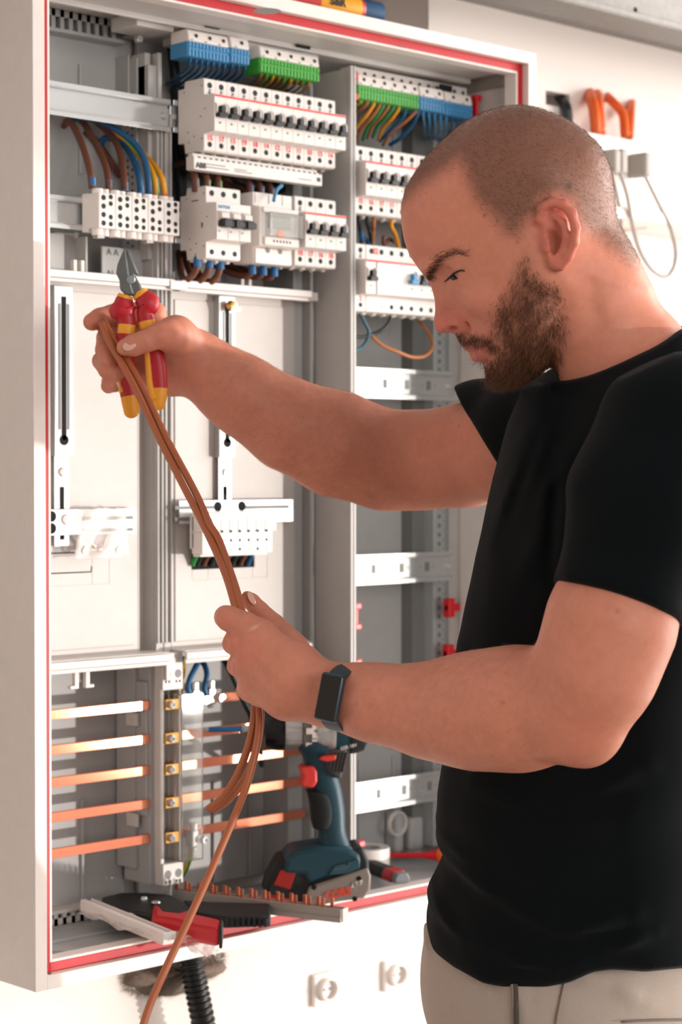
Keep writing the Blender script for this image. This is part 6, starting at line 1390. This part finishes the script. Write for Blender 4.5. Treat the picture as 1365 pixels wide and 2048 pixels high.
def on_cloth(pts, r, name, m, lift=.0006):
    out = []
    for x, y in [(p[0], p[1]) for p in catmull([np.array([a, b, 0.]) for a, b in pts], 6)]:
        q = np.where((np.abs(P3[:, 0]-x) < 14) & (np.abs(P3[:, 1]-y) < 14))[0]
        if len(q): out.append(dep(x, y, z3[q].min()-lift))
    if len(out) > 2: mb = MB(); mb.tube(out, r, 8); mb.build(name, m, trs, smooth='all')
M_SEAM = mat('canvas_seam', '#7d7168', .9); M_GAP = mat('pocket_shadow', '#4d453f', .95)
on_cloth([(1031, 1968), (1033, 2000), (1034, 2060), (1035, 2100)], .0022, 'pocket_gap_shade', M_GAP)  # dark cord on the cloth, its colour stands in for shade in the gap
on_cloth([(1025, 1968), (1027, 2000), (1028, 2060), (1029, 2100)], .0016, 'pocket_edge', M_SEAM)
on_cloth([(1130, 1966), (1122, 2000), (1113, 2050), (1108, 2100)], .0012, 'side_seam', M_SEAM)
on_cloth([(1245, 2044), (1300, 2041), (1365, 2040), (1420, 2040)], .0010, 'pocket_stitching', M_SEAM)
for sg in (1, -1):
    c0, c1 = W3(1190, 4010, sg*205), W3(960, 4030, sg*215); c0[2], c1[2] = .055, .045
    sh = [U_chain([c0, c1], [.052, .043], .01), U_chain([c0, c0+np.array([0, 0, .10])], [.05, .047], .02), plane_cut(np.array([0, 0, .004]), (0, 0, -1), .002)]
    a, b = surface_nets(sh, np.minimum(c0, c1)-.12, np.maximum(c0, c1)+.2, .006); me = np_mesh('boot', a-poff, b); me.materials.append(mat('boot_leather', '#3a2f28', .6)); link('boot', me, person)
# ------------------------------------------------------------------ what he holds and wears
# fitness watch on the near wrist
q4 = [dep(655, 1342, 1.706), dep(690, 1347, 1.700), dep(669, 1436, 1.690), dep(626, 1425, 1.696)]
cw = sum(q4)/4; ux = Vector((q4[3]+q4[2]-q4[0]-q4[1])).normalized(); uy = Vector(q4[1]+q4[2]-q4[0]-q4[3]); uy = (uy-ux*uy.dot(ux)).normalized(); uz = ux.cross(uy)
if uz.dot(Vector(FW)) > 0: uy = -uy; uz = ux.cross(uy)
lx2 = (Vector(q4[3]+q4[2]-q4[0]-q4[1])/2).length; ly2 = (Vector(q4[1]+q4[2]-q4[0]-q4[3])/2).length
wc = dep(664, 1391, 1.738); axw = Vector(dep(760, 1408, 1.72)-dep(590, 1372, 1.755)).normalized()
wc = np.array(wc)+np.array(axw)*float((Vector(cw)-Vector(wc)).dot(axw)); wr = (Vector(cw)-Vector(wc)).length; wu = Vector(-FW*.96-RT*.10+UP*.06); wu = wu-axw*wu.dot(axw); wu.normalize(); wv = axw.cross(wu); 
cw = Vector(wc)+wu*wr; ux = wv if wv.z < 0 else -wv; uz = wu; uy = uz.cross(ux); lx2, ly2 = .0410, .0215
wt = thing('fitness_watch', 'dark rectangular fitness watch on his near wrist', 'watch', cw, Matrix((ux, uy, uz)).transposed())
mb = MB(); mb.box((-lx2/2, -ly2/2, -.006), (lx2/2, ly2/2, .002)); mb.build('case', mat('watch_case', '#33434b', .3, .4), wt, bevel=.003, local=True, seg=4, smooth=True)
mb = MB(); mb.box((-lx2/2+.002, -ly2/2+.0018, .0019), (lx2/2-.002, ly2/2-.0018, .0026)); mb.build('screen', mat('watch_screen', '#211f1d', .12), wt, bevel=.0012, local=True, seg=3)
rings = []
for k in range(45):
    a = 2*math.pi*k/44; 
    ra, rb = rp(62, 1.74), rp(62, 1.74); rad = wr*.97 if abs(math.cos(a)) > 2 else 1./math.sqrt((math.cos(a)/(wr*.985))**2+(math.sin(a)/ra)**2)
    c_ = Vector(wc)+(wu*math.cos(a)+wv*math.sin(a))*rad; nn = (wu*math.cos(a)+wv*math.sin(a)); hw = .0085
    rings.append([c_-axw*hw+nn*.0003, c_-axw*hw+nn*.0021, c_+axw*hw+nn*.0021, c_+axw*hw+nn*.0003])
mb = MB(); mb.ring_loft(rings, (False, False)); mb.build('strap', mat('watch_strap', '#1f2f38', .5), wt, smooth=True, ang=30)
# side cutters in the far hand
PD = 2.085
M_PLR = mat('plier_red', '#b3202c', .42); M_PLY = mat('plier_yellow', '#eda02c', .42); M_JAW = mat('jaw_steel', '#6d7070', .35, .6, var=.1)
pl_ = thing('side_cutters', 'red and yellow insulated side cutters gripped in his far hand', 'pliers', dep(268, 600, PD))
def pslab(pts, d0, d1, name, m, bev=.002):
    A = [Vector(dep(a, b, PD)) for a, b in pts]; n = len(A); off = Vector(FW)
    ar = sum((A[i]-A[0]).dot(Vector(RT))*(A[(i+1) % n]-A[0]).dot(Vector(UP))-(A[(i+1) % n]-A[0]).dot(Vector(RT))*(A[i]-A[0]).dot(Vector(UP)) for i in range(n))
    if ar < 0: A = A[::-1]
    mb = MB(); mb.add([p+off*d0 for p in A]+[p+off*d1 for p in A], [tuple(range(n)), tuple(range(2*n-1, n-1, -1))]+[((i+1) % n, i, i+n, (i+1) % n+n) for i in range(n)])
    return mb.build(name, m, pl_, bevel=bev, smooth=True, seg=3)
j1 = pslab([(253, 498), (246, 506), (236, 530), (233, 548), (240, 562), (241, 580), (252, 592), (270, 590), (262, 560), (258, 530)], -.007, .006, 'jaw', M_JAW)
j2 = pslab([(253, 497), (260, 505), (269, 528), (278, 549), (270, 550), (279, 566), (286, 580), (266, 594), (256, 582), (252, 560), (255, 530)], -.0055, .007, 'jaw', M_JAW)
mb = MB(); c = Vector(dep(263, 561, PD)); mb.lathe([(0, .0012), (.0042, .001), (.0048, 0), (0, 0)], c-Vector(FW)*.007, -FW, 20); mb.build('pivot', mat('pivot_steel', '#9aa3a6', .3, .6), pl_, smooth=True)
def handle(ctrl, bands, name):               # ctrl: (x, y, half width px); bands: list of (y0, y1, material)
    P = catmull([np.array([a, b, w_]) for a, b, w_ in ctrl], 8); P = [p for p in P]
    h = thing('x', '', '') if False else None
    first = None
    for (y0, y1, m, nm) in bands:
        sel = [p for p in P if y0-.5 <= p[1] <= y1+.5]
        if len(sel) < 2: continue
        # exact ends
        xs_, ys_, ws_ = np.array([p[0] for p in P]), np.array([p[1] for p in P]), np.array([p[2] for p in P])
        yy = np.linspace(y0, y1, max(4, int((y1-y0)/4))); pts = [dep(np.interp(v, ys_, xs_), v, PD) for v in yy]; rr = [rp(np.interp(v, ys_, ws_), PD) for v in yy]
        if y1 >= P[-1][1]-1: 
            e = pts[-1]; d_ = (pts[-1]-pts[-2]); d_ = d_/np.linalg.norm(d_); r_ = rr[-1]
            for u in (.35, .65, .85, .97): pts.append(e+d_*r_*u*.9); rr.append(r_*math.sqrt(1-u*u))
        mb = MB(); mb.tube(pts, rr, 20, flat=.72, ref=RT); mb.build(nm, m, pl_, smooth=True, ang=50)
Lh = [(252, 590, 15), (249, 600, 18), (247, 612, 22), (245, 618, 28), (247, 624, 27), (251, 632, 20), (254, 645, 17.5), (252, 668, 18), (250, 700, 19), (251, 740, 18.5), (256, 775, 18), (261, 805, 17.5), (263, 822, 15.5)]
Rh = [(279, 583, 15), (284, 592, 18), (291, 600, 22), (296, 607, 25), (296, 614, 22), (291, 625, 17.5), (294, 645, 17), (300, 668, 16.5), (309, 700, 17), (316, 735, 17), (319, 765, 16), (319, 790, 15.5), (318, 808, 13)]
handle(Lh, [(590, 597, M_PLY, 'collar_edge'), (597, 649, M_PLR, 'collar'), (649, 668, M_PLY, 'handle_band'), (668, 792, M_PLR, 'handle'), (792, 823, M_PLY, 'handle_end')], 'l')
handle(Rh, [(583, 592, M_PLY, 'collar_edge'), (592, 642, M_PLR, 'collar'), (642, 656, M_PLY, 'handle_band'), (656, 776, M_PLR, 'handle'), (776, 809, M_PLY, 'handle_end')], 'r')
for pts in ([(300, 665), (296, 700), (298, 740), (301, 770), (310, 800)], [(240, 740), (240, 765), (246, 785)]):
    mb = MB(); mb.tube([dep(a, b, PD-.002) for a, b in pts], .0038, 10, smoothn=6); mb.build('handle_ridge', M_PLY, pl_, smooth='all')
# brown wires from the far hand down to the near one
def held(name, label, pts, r=.0030):
    mb = MB(); mb.tube([dep(*p) for p in pts], r, 12, smoothn=10); o = mb.build(name, M_SWIRE, smooth='all'); tag(o, label, 'wire', 'brown wires he holds'); 
    return o
held('wire', 'left one of the two brown wires held up, its end at the raised finger', [(203, 646, 2.098), (222, 690, 2.072), (250, 738, 2.055), (280, 796, 2.035), (320, 880, 2.00), (362, 962, 1.96), (412, 1060, 1.90), (448, 1140, 1.85), (470, 1210, 1.812), (492, 1300, 1.798), (507, 1380, 1.80), (509, 1425, 1.80), (500, 1480, 1.80), (478, 1543, 1.80), (448, 1592, 1.80), (415, 1620, 1.80)], .0036)
held('wire', 'right one of the two held brown wires, with a slight kink below the middle', [(207, 642, 2.104), (234, 690, 2.078), (263, 735, 2.06), (293, 792, 2.04), (335, 880, 2.00), (379, 962, 1.96), (402, 1008, 1.93), (420, 1050, 1.90), (437, 1078, 1.885), (460, 1140, 1.85), (480, 1205, 1.812), (500, 1300, 1.80), (516, 1380, 1.804), (522, 1430, 1.806), (515, 1490, 1.808), (494, 1550, 1.81), (460, 1596, 1.81), (424, 1622, 1.81)], .0036)
held('wire', 'long brown wire hanging from his near hand down past the cabinet edge', [(500, 1300, 1.806), (514, 1390, 1.80), (519, 1440, 1.795), (512, 1500, 1.79), (492, 1575, 1.78), (462, 1650, 1.76), (425, 1735, 1.74), (382, 1830, 1.715), (335, 1930, 1.69), (300, 2010, 1.68), (280, 2080, 1.67), (262, 2200, 1.67)], .0034)
